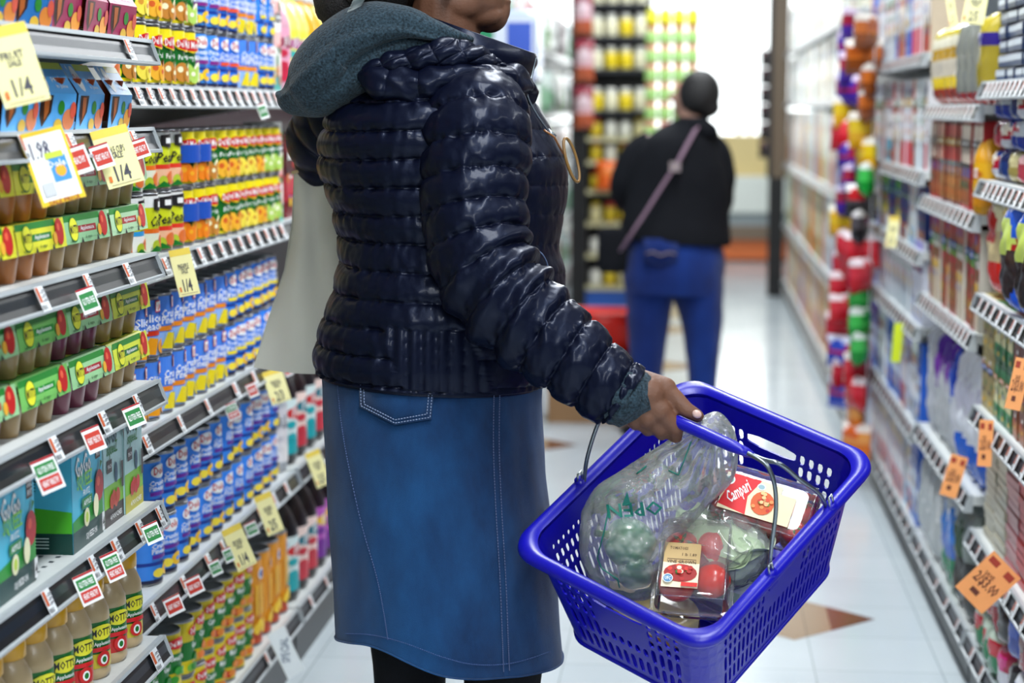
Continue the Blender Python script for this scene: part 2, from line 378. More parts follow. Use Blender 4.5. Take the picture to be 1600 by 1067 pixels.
# ================================================================== gondolas
RAIL_LABEL = {}
def rail_label(side):
    if side not in RAIL_LABEL:
        g = G(); w, h = .030, .034
        g.rect(-w/2, 0, w/2, h, hx('e4e8ea')); g.rect(-w/2+.002, .012, -w/2+.011, h-.003, hx('c8622e'))
        for k in range(4): g.rect(-w/2+.002+k*.004, .003, -w/2+.004+k*.004, .009, (.05, .05, .05))
        for k in range(3): g.rect(-.002, .014+k*.006, w/2-.003, .016+k*.006, (.2, .2, .22))
        m = M(); g.put(m, lambda u, v, e: (side*(.0215-.0145*v/.034+e), side*u, v-.0345), eps=.0004)
        RAIL_LABEL[side] = m.mesh('price_label', ('paper',))
    return RAIL_LABEL[side]
def shelf(par, side, X, Y0, Y1, z, depth, labels=(), plate='cfd3d2', holes=False):
    """side +1 faces +X, -1 faces -X; X is the lip"""
    m = M(); d = side
    def prof(f0, z0, f1, z1, col, mat=0):
        m.add([(d*f0, Y0, z0), (d*f0, Y1, z0), (d*f1, Y1, z1), (d*f1, Y0, z1)], [(0, 1, 2, 3)], col, mat)
    m.box((min(-d*depth, 0), Y0, -.022), (max(-d*depth, 0), Y1, 0), hx(plate))
    if holes:
        y = Y0+.03
        while y < Y1-.03:
            for k in range(9): x = -d*(.03+k*.026); m.add([(x-.0035, y-.005, .0004), (x+.0035, y-.005, .0004), (x+.0035, y+.005, .0004), (x-.0035, y+.005, .0004)], [(0, 1, 2, 3)], (.05, .06, .07))
            y += .03
    o = m.build('shelf', 'paint', par, (X, 0, z))
    r = M()
    def seg(f0, z0, f1, z1, col, mat=0): r.add([(d*f0, Y0, z0), (d*f0, Y1, z0), (d*f1, Y1, z1), (d*f1, Y0, z1)], [(0, 1, 2, 3)], col, mat)
    wt = hx('b4babd')
    seg(0, .001, .009, .002, wt, 0); seg(.009, .002, .010, -.004, wt, 0)
    seg(.006, -.004, .010, -.012, hx('0c1014'), 0); seg(.010, -.012, .014, -.024, hx('20272e'), 1); seg(.014, -.024, .019, -.033, hx('0a0d11'), 0)
    seg(.019, -.033, .023, -.034, wt, 0); seg(.023, -.034, .023, -.038, wt, 0); seg(.023, -.038, .0, -.040, wt, 0)
    for yy in (Y0, Y1):                                   # end caps
        r.add([(0, yy, .002), (d*.011, yy, .002), (d*.024, yy, -.034), (d*.024, yy, -.039), (0, yy, -.040)], [(0, 1, 2, 3, 4)], wt, 0)
    r.build('price_rail', ('paint', 'plastic'), o)
    for yl in labels:
        c = bpy.data.objects.new('price_label', rail_label(side)); S.collection.objects.link(c); c.parent = o; c.location = (.0015*d, yl, 0)
        c.scale = (1, rnd(.85, 1.25), 1)
    return o
def gondola(name, side, X, Y0, Y1, zs, label, depth=.42, top=2.1, backcol='1c1416', group=None):
    g = empty(name, (0, 0, 0), label, 'shelving', group)
    bk = M(); xb = X-side*depth; bk.box((min(xb, xb-side*.03), Y0, .0), (max(xb, xb-side*.03), Y1, top), hx(backcol)); bk.build('back_panel', 'paint', g)
    ba = M(); ba.box((min(X+side*.0, xb), Y0, .0), (max(X+side*.0, xb), Y1, zs[-1][0]-.045), hx('23282b')); ba.build('base', 'paint', g)
    for yy in (Y0+.015, Y1-.015):
        u = M(); u.box((min(xb, xb+side*.03), yy-.015, 0), (max(xb, xb+side*.03), yy+.015, top), hx('15171a')); u.build('upright', 'paint', g)
    for i, (z, dp, labs) in enumerate(zs):
        shelf(g, side, X, Y0, Y1, z, dp, labs, holes=(dp == .401))
        for yy in (Y0+.03, Y1-.03):
            if dp < .44:
                b_ = M(); x0 = X-side*.03; b_.add([(x0, yy, z-.022), (xb, yy, z-.022), (xb, yy, z-.09), (x0-side*.1, yy, z-.045)], [(0, 1, 2, 3)], hx('d8dad8'))
                me = solid(b_, thick=.004); mesh_obj(me, 'shelf_bracket', 'paint', g)
    return g
def ypx(px, X): return WX(px, 200, X)[1]
XN = -.87; XF = -.95
lab = lambda pxs, X: [ypx(p, X) for p in pxs]
gondola('gondola_shelving', 1, XN, 1.75, 3.02, [(1.458, .34, lab((190,), XN)), (1.32, .34, lab((22, 95, 135, 195), XN)), (1.12, .40, lab((40, 116, 180), XN)),
        (.913, .40, lab((55, 135, 190), XN)), (.713, .401, lab((36, 112, 150, 190, 222), XN)), (.487, .38, lab((210,), XN)), (.15, .45, ())],
        'white steel shelves holding applesauce cups, squeeze pouches and jars nearest the camera', depth=.45)
gondola('gondola_shelving', 1, XF, 3.05, 4.46, [(1.39, .34, [3.2+.072*k for k in range(17)]), (1.09, .34, [3.18+.082*k for k in range(15)]), (.793, .34, [3.2, 3.42, 3.62, 3.85, 4.02, 4.2, 4.36]),
        (.49, .34, [3.22, 3.42, 3.6, 3.72, 3.85, 4.05, 4.2, 4.33]), (.15, .42, [3.3, 3.7, 4.1, 4.3])], 'white steel shelves stacked with canned fruit behind the shopper')
gondola('gondola_shelving', 1, XF, 4.48, 6.8, [(1.39, .34, [4.6, 4.75, 4.9]), (1.09, .34, [4.6, 4.8]), (.49, .34, [4.62, 4.74, 4.9, 5.05]), (.15, .42, [4.6, 4.8, 5.0, 5.2])],
        'shelving bay of juice bottles beyond the canned fruit', backcol='3a1418')
gondola('gondola_shelving', 1, XF, 10.2, 17.6, [(1.72, .4, ()), (1.32, .4, ()), (.95, .4, ()), (.55, .4, ()), (.15, .42, ())],
        'blurred far left shelving full of white bags', backcol='2c1a16')
XR = .66
dense = lambda a, b, p: [a+p*k for k in range(int((b-a)/p)+1)]
gondola('gondola_shelving', -1, XR, 3.15, 4.48, [(1.41, .36, dense(3.3, 4.4, .06)), (1.19, .36, dense(3.3, 4.4, .07)), (.93, .36, dense(3.3, 4.42, .09)), (.67, .36, dense(3.3, 4.42, .09)), (.38, .36, dense(3.3, 4.42, .1)), (.13, .42, dense(3.3, 4.42, .15))],
        'nearest right-hand shelving bay of biscuit bags and orange price tags')
gondola('gondola_shelving', -1, XR, 4.50, 5.58, [(1.36, .36, dense(4.6, 5.5, .08)), (1.107, .36, dense(4.6, 5.5, .09)), (.83, .36, dense(4.58, 5.5, .07)), (.45, .36, dense(4.58, 5.5, .1)), (.13, .42, dense(4.6, 5.5, .2))],
        'second right-hand shelving bay holding tall red boxes', backcol='33101a')
gondola('gondola_shelving', -1, XR, 5.60, 7.68, [(1.51, .36, dense(5.7, 7.6, .09)), (1.17, .36, dense(5.7, 7.6, .09)), (.94, .36, dense(5.7, 7.6, .09)), (.72, .36, dense(5.7, 7.6, .09)), (.42, .36, dense(5.7, 7.6, .1)), (.13, .42, dense(5.7, 7.6, .15))],
        'middle right-hand shelving bay of white and blue packets', backcol='33404a')
gondola('gondola_shelving', -1, XR, 7.70, 13.95, [(1.75, .36, dense(7.8, 13.8, .22)), (1.40, .36, dense(7.8, 13.8, .2)), (.975, .36, dense(7.8, 13.8, .2)), (.55, .36, dense(7.8, 13.8, .22)), (.13, .42, dense(7.8, 13.8, .3))],
        'long pale right-hand shelving bay running to the black end post', backcol='4a4640')
ep = empty('end_post', (.62, 14.0, 0), 'black and tan upright end panel closing the right shelving', 'post')
q = M(); q.box((-.08, 0, 0), (.03, .08, .86), hx('0b0f14')); q.build('lower_post', 'paint', ep)
q = M(); q.box((-.06, 0, .86), (.05, .08, 2.6), hx('7a6a58')); q.build('upper_post', 'paint', ep)
q = M(); q.box((-.095, .0, .86), (-.06, .08, 2.6), hx('14161a')); q.build('side_strip', 'paint', ep)

# ================================================================== product prototypes (front faces +X)
def can(name, r, h, gf, n=26, body=(.32, .33, .35)):
    m = M(); m.lathe([(r*.93, .0), (r, .0015), (r, .004), (r-.001, .006), (r-.001, h-.006), (r, h-.004), (r, h-.0015), (r*.94, h), (r*.9, h-.004)], n, body)
    o = m.build(name, 'metal')
    g = G(); gf(g, 2*math.pi*r, h); q = M(); g.put(q, on_cyl(r-.0006, 0, 0), step=.008)
    q.build('can_label', 'print', o); return o
def g_delmonte(kind):
    title, fcol, hi = kind
    def gf(g, W, h):
        H = h-.014; y = .007; P = W/3
        g.rect(-W/2, y, W/2, y+H, GRN); g.rect(-W/2, y+H*.86, W/2, y+H, YEL); g.rect(-W/2, y, W/2, y+H*.06, YEL)
        for s in (-1, 0, 1):
            c = s*P
            g.poly([(c-P*.5, y+H*.86), (c+P*.5, y+H*.86), (c+P*.3, y+H*.66), (c, y+H*.6), (c-P*.3, y+H*.66)], YEL)
            g.ell(c, y+H*.75, P*.40, H*.13, YEL); g.ell(c, y+H*.75, P*.37, H*.115, RED); g.text('Del Monte', c, y+H*.76, .013, WHITE, w=P*.64)
            g.text(title, c, y+H*.5, .009, WHITE, w=P*.6)
            fruit_blob(g, c-P*.2, y+H*.22, H*.17, fcol, GRN, hi); fruit_blob(g, c+P*.2, y+H*.24, H*.18, hi, GRN, fcol); fruit_blob(g, c+.0, y+H*.16, H*.13, fcol, None, hi)
            fruit_blob(g, c+P*.46, y+H*.15, H*.11, YEL)
    return gf
def g_dole(kind):
    title, bar, base = kind
    def gf(g, W, h):
        H = h-.012; y = .006; P = W/3
        g.rect(-W/2, y, W/2, y+H, hx(base)); g.rect(-W/2, y, W/2, y+H*.05, hx('101a50')); g.rect(-W/2, y+H*.30, W/2, y+H*.36, hx('0f3fa0'))
        for s in (-1, 0, 1):
            c = s*P
            g.ell(c, y+H*.84, P*.27, H*.12, WHITE); g.text('Dole', c, y+H*.85, .014, RED, w=P*.4)
            g.text(title[0], c, y+H*.64, .009, WHITE, w=P*.62); g.text(title[1], c, y+H*.54, .009, WHITE, w=P*.62)
            g.rect(c-P*.3, y+H*.42, c+P*.3, y+H*.49, hx(bar))
            g.ell(c+P*.16, y+H*.21, P*.22, H*.12, hx('f2c21a')); g.ell(c+P*.16, y+H*.21, P*.08, H*.04, hx(base)); g.ell(c-P*.16, y+H*.17, P*.14, H*.08, hx('f7e04a'))
    return gf
def g_peach(kind):
    t1, t2, band, f1 = kind
    def gf(g, W, h):
        H = h-.012; y = .006; P = W/3
        g.rect(-W/2, y, W/2, y+H, hx('5590ea')); g.rect(-W/2, y, W/2, y+H*.34, hx('9cc0f4')); g.rect(-W/2, y+H*.36, W/2, y+H*.45, hx(band))
        for s in (-1, 0, 1):
            c = s*P
            g.rect(c-P*.02, y+H*.78, c+P*.3, y+H*.99, RED); g.rect(c, y+H*.80, c+P*.28, y+H*.97, WHITE); g.text('Libs', c+P*.14, y+H*.88, .01, RED, w=P*.2, rot=.2)
            g.text(t1, c, y+H*.68, .014, WHITE, w=P*.72); g.text(t2, c, y+H*.54, .014, WHITE, w=P*.72)
            g.poly([(c-P*.4, y+H*.05), (c-P*.05, y+H*.02), (c+P*.05, y+H*.3), (c-P*.2, y+H*.34)], hx(f1)); g.ell(c+P*.22, y+H*.16, P*.2, H*.14, hx(f1)); g.ell(c+P*.25, y+H*.17, P*.08, H*.05, hx('c8641a'))
    return gf
def g_pear(kind):
    t, band, bot = kind
    def gf(g, W, h):
        H = h-.012; y = .006; P = W/3; lime = hx('d8e02a')
        g.rect(-W/2, y, W/2, y+H, lime); g.rect(-W/2, y+H*.8, W/2, y+H, WHITE); g.rect(-W/2, y, W/2, y+H*.34, hx(bot)); g.rect(-W/2, y+H*.34, W/2, y+H*.42, hx(band))
        for s in (-1, 0, 1):
            c = s*P
            g.poly([(c-P*.25, y+H*.95), (c+P*.2, y+H*.98), (c+P*.3, y+H*.8), (c+P*.1, y+H*.72), (c-P*.25, y+H*.76)], BLACK); g.rect(c-P*.1, y+H*.80, c+P*.12, y+H*.9, WHITE)
            g.text(t, c, y+H*.55, .018, BLACK, w=P*.7, shear=.3)
            g.ell(c+P*.1, y+H*.18, P*.2, H*.12, hx('e07a3a')); g.ell(c-P*.2, y+H*.12, P*.12, H*.1, hx('b8c83a')); g.poly([(c-P*.4, y+.001), (c+P*.1, y+.001), (c-P*.2, y+H*.12)], GRN)
    return gf
def g_veg(kind):
    t, f1, f2 = kind
    def gf(g, W, h):
        H = h-.012; y = .006; P = W/3
        g.rect(-W/2, y, W/2, y+H, hx('e2cf22')); g.rect(-W/2, y+H*.25, W/2, y+H*.62, GRN)
        for s in (-1, 0, 1):
            c = s*P
            g.ell(c, y+H*.82, P*.36, H*.11, RED); g.text('Del Monte', c, y+H*.82, .01, WHITE, w=P*.56); g.text(t, c, y+H*.55, .011, WHITE, w=P*.5)
            for q in range(6): g.ell(c+P*.3*math.cos(q*1.7), y+H*(.22+.1*math.sin(q*2.3)), P*.13, H*.08, hx(f1 if q % 2 else f2), 9)
    return gf
def juice_bottle(name, col, lab, r=.052, h=.27):
    m = M(); m.lathe([(r*.8, 0), (r, .01), (r, h*.62), (r*.95, h*.68), (r*.6, h*.84), (r*.33, h*.9), (r*.33, h*.93)], 22, hx(col))
    o = m.build(name, 'plastic')
    q = M(); q.lathe([(r*.36, h*.93), (r*.38, h*.935), (r*.38, h*.995), (r*.3, h)], 16, hx(lab[0])); q.build('cap', 'plastic', o)
    g = G(); W = 2*math.pi*r; g.rect(-W*.3, h*.1, W*.3, h*.6, hx(lab[1])); g.rect(-W*.3, h*.1, W*.3, h*.24, hx(lab[2])); g.ell(0, h*.47, W*.16, h*.06, hx(lab[3])); g.text('JUICE', 0, h*.47, .02, WHITE, w=W*.2)
    for k in range(5): g.ell(W*.2*math.cos(k*2.1), h*(.3+.07*math.sin(k*1.9)), W*.055, h*.035, hx(lab[4 if k % 2 else 2]), 9)
    q = M(); g.put(q, on_cyl(r+.0003), step=.01); q.build('bottle_label', 'print', o); return o
def mott_jar(name, apple, red):
    r = .04; m = M(); tan = hx('c4ae88')
    m.lathe([(r*.85, 0), (r*.98, .006), (r, .012), (r*.98, .02), (r*.98, .095), (r, .1), (r*.97, .112), (r*.82, .126), (r*.70, .134), (r*.66, .14)], 26, tan); o = m.build(name, 'plastic')
    q = M(); q.lathe([(r*.74, .137), (r*.80, .139), (r*.80, .158), (r*.76, .163)], 30, hx('d9a514')); q.build('lid', 'plastic', o)
    g = G(); W = 2*math.pi*r
    g.rect(-W/2, .02, W/2, .096, GRN if red else hx('2f9a2f')); g.rect(-W/2, .02, W/2, .044, hx(apple))
    for c in (-W*.28, 0, W*.28):
        g.ell(c, .079, .026, .0125, hx('e8e33a')); g.text("MOTT'S", c, .079, .012, BLACK, w=.04); g.text('Applesauce', c, .06, .006, WHITE, w=.034)
        g.rect(c-.02, .048, c+.02, .055, RED); g.ell(c, .035, .013, .013, hx('c92020')); g.ell(c, .034, .007, .008, WHITE)
        g.ell(c, .034, .004, .005, GRN)
    q = M(); g.put(q, on_cyl(r*.985), step=.008); q.build('jar_label', 'print', o); return o
CUP = {}
def cup_mesh(col):
    if col not in CUP:
        m = M(); m.lathe([(.019, 0), (.021, .002), (.0285, .050), (.031, .056), (.032, .060), (.032, .062)], 18, hx(col)); CUP[col] = m.mesh('cup', ('plastic',))
    return CUP[col]
def mott_pack(name, col, cup, red='c02a30', w=.20):
    """six cups under a printed sleeve whose flap folds over the front"""
    H = .078; dp = .134; m = M(); c = hx(col); x0 = .066
    prof = [(-.066, .036), (-.070, .070), (-.060, H), (.058, H), (.070, .070), (.074, .045)]
    for a, b_ in zip(prof[:-1], prof[1:]): m.add([(a[0], -w/2, a[1]), (a[0], w/2, a[1]), (b_[0], w/2, b_[1]), (b_[0], -w/2, b_[1])], [(0, 1, 2, 3)], c)
    g = G(); L = .041
    g.rect(-w/2, 0, w/2, L, c); g.rect(-w/2, L*.78, w*.3, L, hx('2f8f3a')); g.rect(-w*.22, L*.36, w*.2, L*.6, hx(red)); g.text('Applesauce', w*.0, L*.48, .006, WHITE, w=w*.3)
    g.ell(-w*.3, L*.5, .0195, .0185, hx('2a7a34'), 20); g.ell(-w*.3, L*.5, .0175, .0165, hx('e9e83c'), 20); g.text("MOTT'S", -w*.3, L*.5, .012, BLACK, w=.031)
    g.ell(w*.36, L*.55, .017, .019, hx('c41f1f'), 14); g.ell(w*.34, L*.7, .006, .006, hx('e86a4a'), 8); g.ell(w*.25, L*.35, .008, .009, hx('e9b23a'), 10)
    g.text('6 cups', -w*.02, L*.16, .005, hx('1d5a28'), w=w*.14); g.text('natural', -w*.38, L*.1, .004, hx('1d5a28'), w=w*.1)
    for u in (-w*.17, w*.17): g.poly([(u-.006, 0), (u+.006, 0), (u, .008)], BLACK)
    g.put(m, on_plane((.0742, 0, .0385), (0, 1, 0), (-.006, 0, .041)))
    g2 = G(); g2.rect(-w*.45, -.05, w*.45, .05, hx('3aa04a')); g2.rect(-w*.2, -.045, w*.4, .03, hx('dfe86a')); g2.put(m, on_plane((0, 0, H), (0, 1, 0), (-1, 0, 0)))
    o = m.build(name, 'print')
    for sx in (.034, -.034):
        for k in (-1, 0, 1):
            q = bpy.data.objects.new('cup', cup_mesh(cup)); S.collection.objects.link(q); q.parent = o; q.location = (sx, k*.066, 0); tag(q, kind=None)
    return o
def dole_pack(name, base, title, alt):
    """four cups in an open-sided carton with a cut-out arc"""
    w = .13; H = .095; dp = .085; m = M(); c = hx(base)
    prof = [(-.045, 0), (-.045, H), (.02, H), (.047, .052), (.040, 0)]
    for a, b_ in zip(prof[:-1], prof[1:]): m.add([(a[0], -w/2, a[1]), (a[0], w/2, a[1]), (b_[0], w/2, b_[1]), (b_[0], -w/2, b_[1])], [(0, 1, 2, 3)], c)
    g = G(); L = math.hypot(.027, .043)
    g.rect(-w/2, 0, w/2, L, c); g.rect(-w*.1, L*.78, w*.5, L, hx('c8d020')); g.ell(-w*.22, L*.5, .015, .022, WHITE); g.text('Dole', -w*.22, L*.52, .013, RED, w=.024)
    g.text(title, w*.2, L*.45, .008, WHITE, w=w*.36); g.text('in juice', w*.2, L*.2, .006, WHITE, w=w*.3); g.text('4', -w*.42, L*.86, .009, WHITE)
    g.put(m, on_plane((.0472, 0, .052), (0, 1, 0), (-.027, 0, .043)))
    g = G(); L = .0525
    g.rect(-w/2, 0, w/2, L, c); g.poly([(-w*.42, L*.95), (-w*.1, L*.95), (-w*.13, L*.5), (-w*.34, L*.1), (-w*.42, L*.4)], hx('3a1208')); g.poly([(-w*.33, L*.9), (-w*.19, L*.9), (-w*.2, L*.5), (-w*.3, L*.25)], hx('b5662a'))
    g.ell(w*.12, L*.62, .011, .010, hx('2d8a2c')); g.ell(w*.32, L*.3, .020, .015, hx(alt)); g.ell(w*.05, L*.15, .014, .009, hx('d8b43a')); g.ell(w*.42, L*.55, .01, .012, hx('d8604a'))
    g.put(m, on_plane((.0402, 0, 0), (0, 1, 0), (.007, 0, .052)))
    o = m.build(name, 'print')
    for sx in (.012, -.026):
        for k in (-1, 1):
            q = M(); q.lathe([(.022, .0), (.027, .03), (.030, .055), (.032, .062)], 14, hx('8a3d14')); q.build('cup', 'plastic', o, (sx-.002, k*.033, .012))
    return o
def squeez_big(name):
    w, h, dp = .155, .155, .17; m = M(); tq = hx('5cc4e0'); m.rbox((-dp/2, -w/2, 0), (dp/2, w/2, h), .002, tq)
    def front(g):
        g.rect(-w/2, 0, w/2, h, tq); g.rect(-w/2, 0, w/2, h*.2, hx('0d4a48')); g.poly([(-w/2, h*.2), (w/2, h*.2), (w/2, h*.42), (w*.1, h*.36), (-w/2, h*.3)], hx('2f9a3c'))
        g.rect(w*.28, h*.76, w*.44, h*.95, hx('4a2a20')); g.text('100%', w*.36, h*.88, .008, WHITE, w=w*.13); g.text('FRUIT', w*.36, h*.81, .008, WHITE, w=w*.13)
        g.text('GoGo', -w*.15, h*.78, .032, hx('0c2f38'), w=w*.52); g.text('GoGo', -w*.155, h*.785, .030, WHITE, w=w*.5); g.text('SQUEEZ', -w*.12, h*.63, .02, hx('8fdc3a'), w=w*.5); g.text('FRUITZ', -w*.08, h*.52, .009, WHITE, w=w*.22)
        g.rect(-w*.24, h*.37, w*.1, h*.47, hx('1d8a4a')); g.text('APPLE', -w*.07, h*.42, .008, WHITE, w=w*.24)
        fruit_blob(g, w*.34, h*.5, .022, hx('b8222c'), GRN, hx('e2604c')); g.ell(w*.2, h*.33, .013, .018, hx('f2f0c8')); g.ell(-w*.12, h*.28, .014, .014, hx('e8e6c0')); g.ell(-w*.12, h*.28, .007, .008, hx('c2d84a'))
        g.rect(w*.38, h*.04, w*.46, h*.22, WHITE); g.text('4', w*.42, h*.12, .014, BLACK); g.text('SQUEEZE ON', 0, h*.10, .009, WHITE, w=w*.36)
    g = G(); front(g); g.put(m, on_plane((dp/2+.0003, 0, 0), (0, 1, 0), (0, 0, 1)))
    g = G(); g.rect(-dp/2, 0, dp/2, h, tq); g.rect(-dp/2, 0, dp/2, h*.2, hx('0f4a40')); g.poly([(-dp/2, h*.2), (dp/2, h*.2), (dp/2, h*.4), (0, h*.46), (-dp/2, h*.36)], hx('55b52e'))
    g.text('GOGO', 0, h*.84, .022, hx('0b3a40'), w=dp*.66); g.text('SQUEEZ', 0, h*.73, .018, hx('0b3a40'), w=dp*.6)
    g.rect(-.026, h*.24, .026, h*.5, hx('143a2c')); g.rect(-.012, h*.5, .012, h*.56, hx('143a2c')); g.ell(-.008, h*.37, .009, .009, hx('8fdc3a')); g.ell(.008, h*.37, .009, .009, hx('8fdc3a')); g.ell(-.008, h*.37, .005, .005, hx('143a2c')); g.ell(.008, h*.37, .005, .005, hx('143a2c'))
    for k in range(4): g.rect(-dp*.3, h*(.15-.03*k), dp*.3, h*(.16-.03*k), hx('cfe0d8'))
    for k in range(3): g.rect(-dp*.2, h*(.66-.03*k), dp*.2, h*(.667-.03*k), hx('0b3a40'))
    g.put(m, on_plane((0, -w/2-.0003, 0), (1, 0, 0), (0, 0, 1)))
    return m.build(name, 'print')
def squeez_small(name, bot, fr):
    w, h, dp = .105, .165, .10; m = M(); pb = hx('bfe0e0'); m.rbox((-dp/2, -w/2, 0), (dp/2, w/2, h), .002, pb)
    g = G(); g.rect(-w/2, 0, w/2, h, pb); g.rect(-w/2, 0, w/2, h*.38, hx('8cc83c')); g.rect(-w/2, 0, w/2, h*.17, hx(bot))
    g.text('GoGo', -w*.1, h*.84, .026, hx('0c4a58'), w=w*.6); g.text('squeeZ', -w*.06, h*.70, .018, hx('1d8a3a'), w=w*.55)
    g.rect(-w*.36, h*.5, -w*.1, h*.62, hx('3b2a28')); g.text('PEACH', -w*.23, h*.56, .006, WHITE, w=w*.2); g.ell(w*.1, h*.47, .008, .016, hx('1d5a78'))
    for k in range(4): g.ell(-w*.16+k*w*.1, h*(.22+.03*(k % 2)), .011, .012, hx(fr), 10)
    g.rect(w*.34, h*.3, w*.44, h*.55, hx('3b2a28')); g.text('4 POUCHES', 0, h*.08, .008, WHITE, w=w*.6)
    g.poly([(w*.3, h), (w*.5, h), (w*.5, h*.72)], hx('262c2c'))
    g.put(m, on_plane((dp/2+.0003, 0, 0), (0, 1, 0), (0, 0, 1)))
    return m.build(name, 'print')
# ---- generic box and bag
def pbox(name, w, h, dp, base, sp, st='', seed=0):
    """w along the shelf, dp into it; sp = list of (y0,y1,colour) bands"""
    m = M(); m.rbox((-dp/2, -w/2, 0), (dp/2, w/2, h), min(.002, w*.1), hx(base))
    g = G(); r_ = random.Random(seed)
    for (a, b_, c) in sp: g.rect(-w/2+.001, a*h, w/2-.001, b_*h, hx(c))
    if st: g.text(st, 0, h*.72, w*.3, WHITE, w=w*.8)
    rq = random.Random(len(base)+int(base, 16) % 997+int(sp[0][2], 16) % 991)
    if h > .12:                                           # printed picture, name bar and small patches
        acc = ['c03028', '2a5ab8', 'e0b830', 'f0f0ec', '2a8048', 'd88040', '403840']
        for q in range(9 if name != 'cereal_box' else 5): g.ell(rq.uniform(-.32, .32)*w, rq.uniform(.1, .9)*h, w*rq.uniform(.08, .2), h*rq.uniform(.02, .07), hx(rq.choice(acc)), 9)
        g.rect(-w*.38, h*.70, w*.38, h*.78, hx(rq.choice(acc))); g.rect(-w*.3, h*.73, w*.3, h*.75, WHITE)
    g.put(m, on_plane((dp/2+.0003, 0, 0), (0, 1, 0), (0, 0, 1)))
    g = G()
    for (a, b_, c) in sp: g.rect(-dp/2+.001, a*h, dp/2-.001, b_*h, hx(c))
    g.put(m, on_plane((0, -w/2-.0003, 0), (1, 0, 0), (0, 0, 1)))
    return m.build(name, 'print')
def pbag(name, w, h, dp, cols, seed=0, nu=12, nv=14, crimp=.05, mat='foil', clearwin=None, st=''):
    """pillow bag standing on its end; cols = [(v0,v1,colour)...] bands plus a centre ellipse colour as last"""
    r_ = random.Random(seed); m = M(); bands, blob = cols
    def half(s):
        P = []
        for i in range(nv+1):
            v = i/nv; row = []
            for j in range(nu+1):
                u = j/nu*2-1; prof = (max(0, 1-abs(u)**2.6))**.6*(max(0, 1-abs(2*v-1)**5))**.7
                cr = .010*N3(u*3+seed, v*6, seed+s)*min(1, prof*3)*(h/.2)
                x = s*(dp/2*prof+cr*prof**.3) ; y = u*w/2*(1-.07*math.sin(v*math.pi)); z = v*h
                row.append((x, y+.002*N3(v*9, u, seed), z))
            P.append(row)
        return P
    def cf(v, u):
        uu = (u*(nu+1)/nu)*2-1
        if blob and ((uu/.62)**2+((v-.62)/.17)**2) < 1: return hx(blob)
        if clearwin and ((uu/.7)**2+((v-.3)/.2)**2) < 1: return hx(clearwin)
        for (a, b_, c) in bands:
            if a <= v <= b_: return hx(c)
        return hx(bands[0][2])
    m.grid(half(1), colf=cf); m.grid(half(-1), colf=cf, flip=True)
    if st:
        g = G(); g.text(st, 0, h*.62, w*.22, WHITE, w=w*.5); g.put(m, on_plane((dp/2+.004, 0, 0), (0, 1, 0), (0, 0, 1)))
    return m.build(name, mat)
LOCN = {}
def row(protos, side, X, Y0, pitch, n, z, look, where, group, cat, tiers=1, th=.1, inset=.0, jitter=.002, rz0=0, far='near', order=None):
    """line up products along a shelf, near end first; protos picked in runs given by order"""
    for t in range(tiers):
        for i in range(n):
            k = order[i] if order else RR.randrange(len(protos))
            p = protos[k]; lk = look[k] if isinstance(look, (list, tuple)) else look
            tn = '' if tiers == 1 else (', '+(['lower', 'upper'] if tiers == 2 else ['bottom', 'middle', 'top'] if tiers == 3 else ['bottom', 'second', 'third', 'fourth', 'fifth', 'topmost'])[t]+' tier')
            gap = rnd(-.004, .004) if pitch > .05 else 0
            place(p, (X+side*rnd(-inset, inset)*.5, Y0+i*pitch+rnd(-jitter, jitter), z+t*th), (0 if side > 0 else math.pi)+rz0+rnd(-.04, .04),
                  '%s, %s from near end%s, %s' % (lk, ORD[i], tn, where), group, cat)
# ================================================================== left side products
r1 = .0375; h1 = .112
DM = [can('fruit_can', r1, h1, g_delmonte(k)) for k in (('Pear Halves', hx('c88a3a'), hx('f4f0c8')), ('Peaches', hx('f0b83a'), hx('d8682a')), ('Fruit Cocktail', hx('f2e05a'), hx('d89a3a')), ('Cherry Mixed', hx('b8d86a'), hx('f4f2d8')))]
DML = ['green and yellow pear halves can', 'green and yellow sliced peach can', 'green and yellow fruit cocktail can', 'green and yellow mixed fruit can']
PR = [can('fruit_can', r1, h1, g_pear(k)) for k in (('Pears', '3aa4e0', 'f4f4f0'), ('Cocktail', 'ee7a22', 'e8ecd8'), ('Pears', 'e2402a', 'f0c0a0'))]
PRL = ['blue striped lime can', 'orange striped lime can', 'red striped lime can']
DO = [can('fruit_can', r1, h1, g_dole(k)) for k in ((('Pineapple', 'Chunks'), '8a2a8a', '4a9cf0'), (('Crushed', 'Pineapple'), 'e85a30', '3484ea'))]
DOL = ['light blue pineapple can', 'orange barred blue can']
PC = [can('fruit_can', r1, h1, g_peach(k)) for k in (('Sliced', 'Peaches', 'e0401c', 'f2a81c'), ('Crushed', 'Pineapple', 'ee941c', 'e8d420'))]
PCL = ['pale blue peach can', 'orange banded pineapple can']
PC2 = can('fruit_can', r1, h1, g_dole((('Tropical', 'Fruit'), 'f0dc2a', '4090ee')))
PP = can('fruit_can', r1, h1, lambda g, W, h: (g_delmonte(('Peaches', hx('ee8a1c'), hx('f0b02a')))(g, W, h), [g.rect(s*W/3-.026, h*.42, s*W/3+.026, h*.72, hx('2058b8')) or g.text('Peaches', s*W/3, h*.6, .012, WHITE, w=.045, shear=.2) or g.text('Lite', s*W/3, h*.48, .01, WHITE, w=.02) for s in (-1, 0, 1)])[0])
XC = XF-r1-.006; p = .079; y0 = 3.11
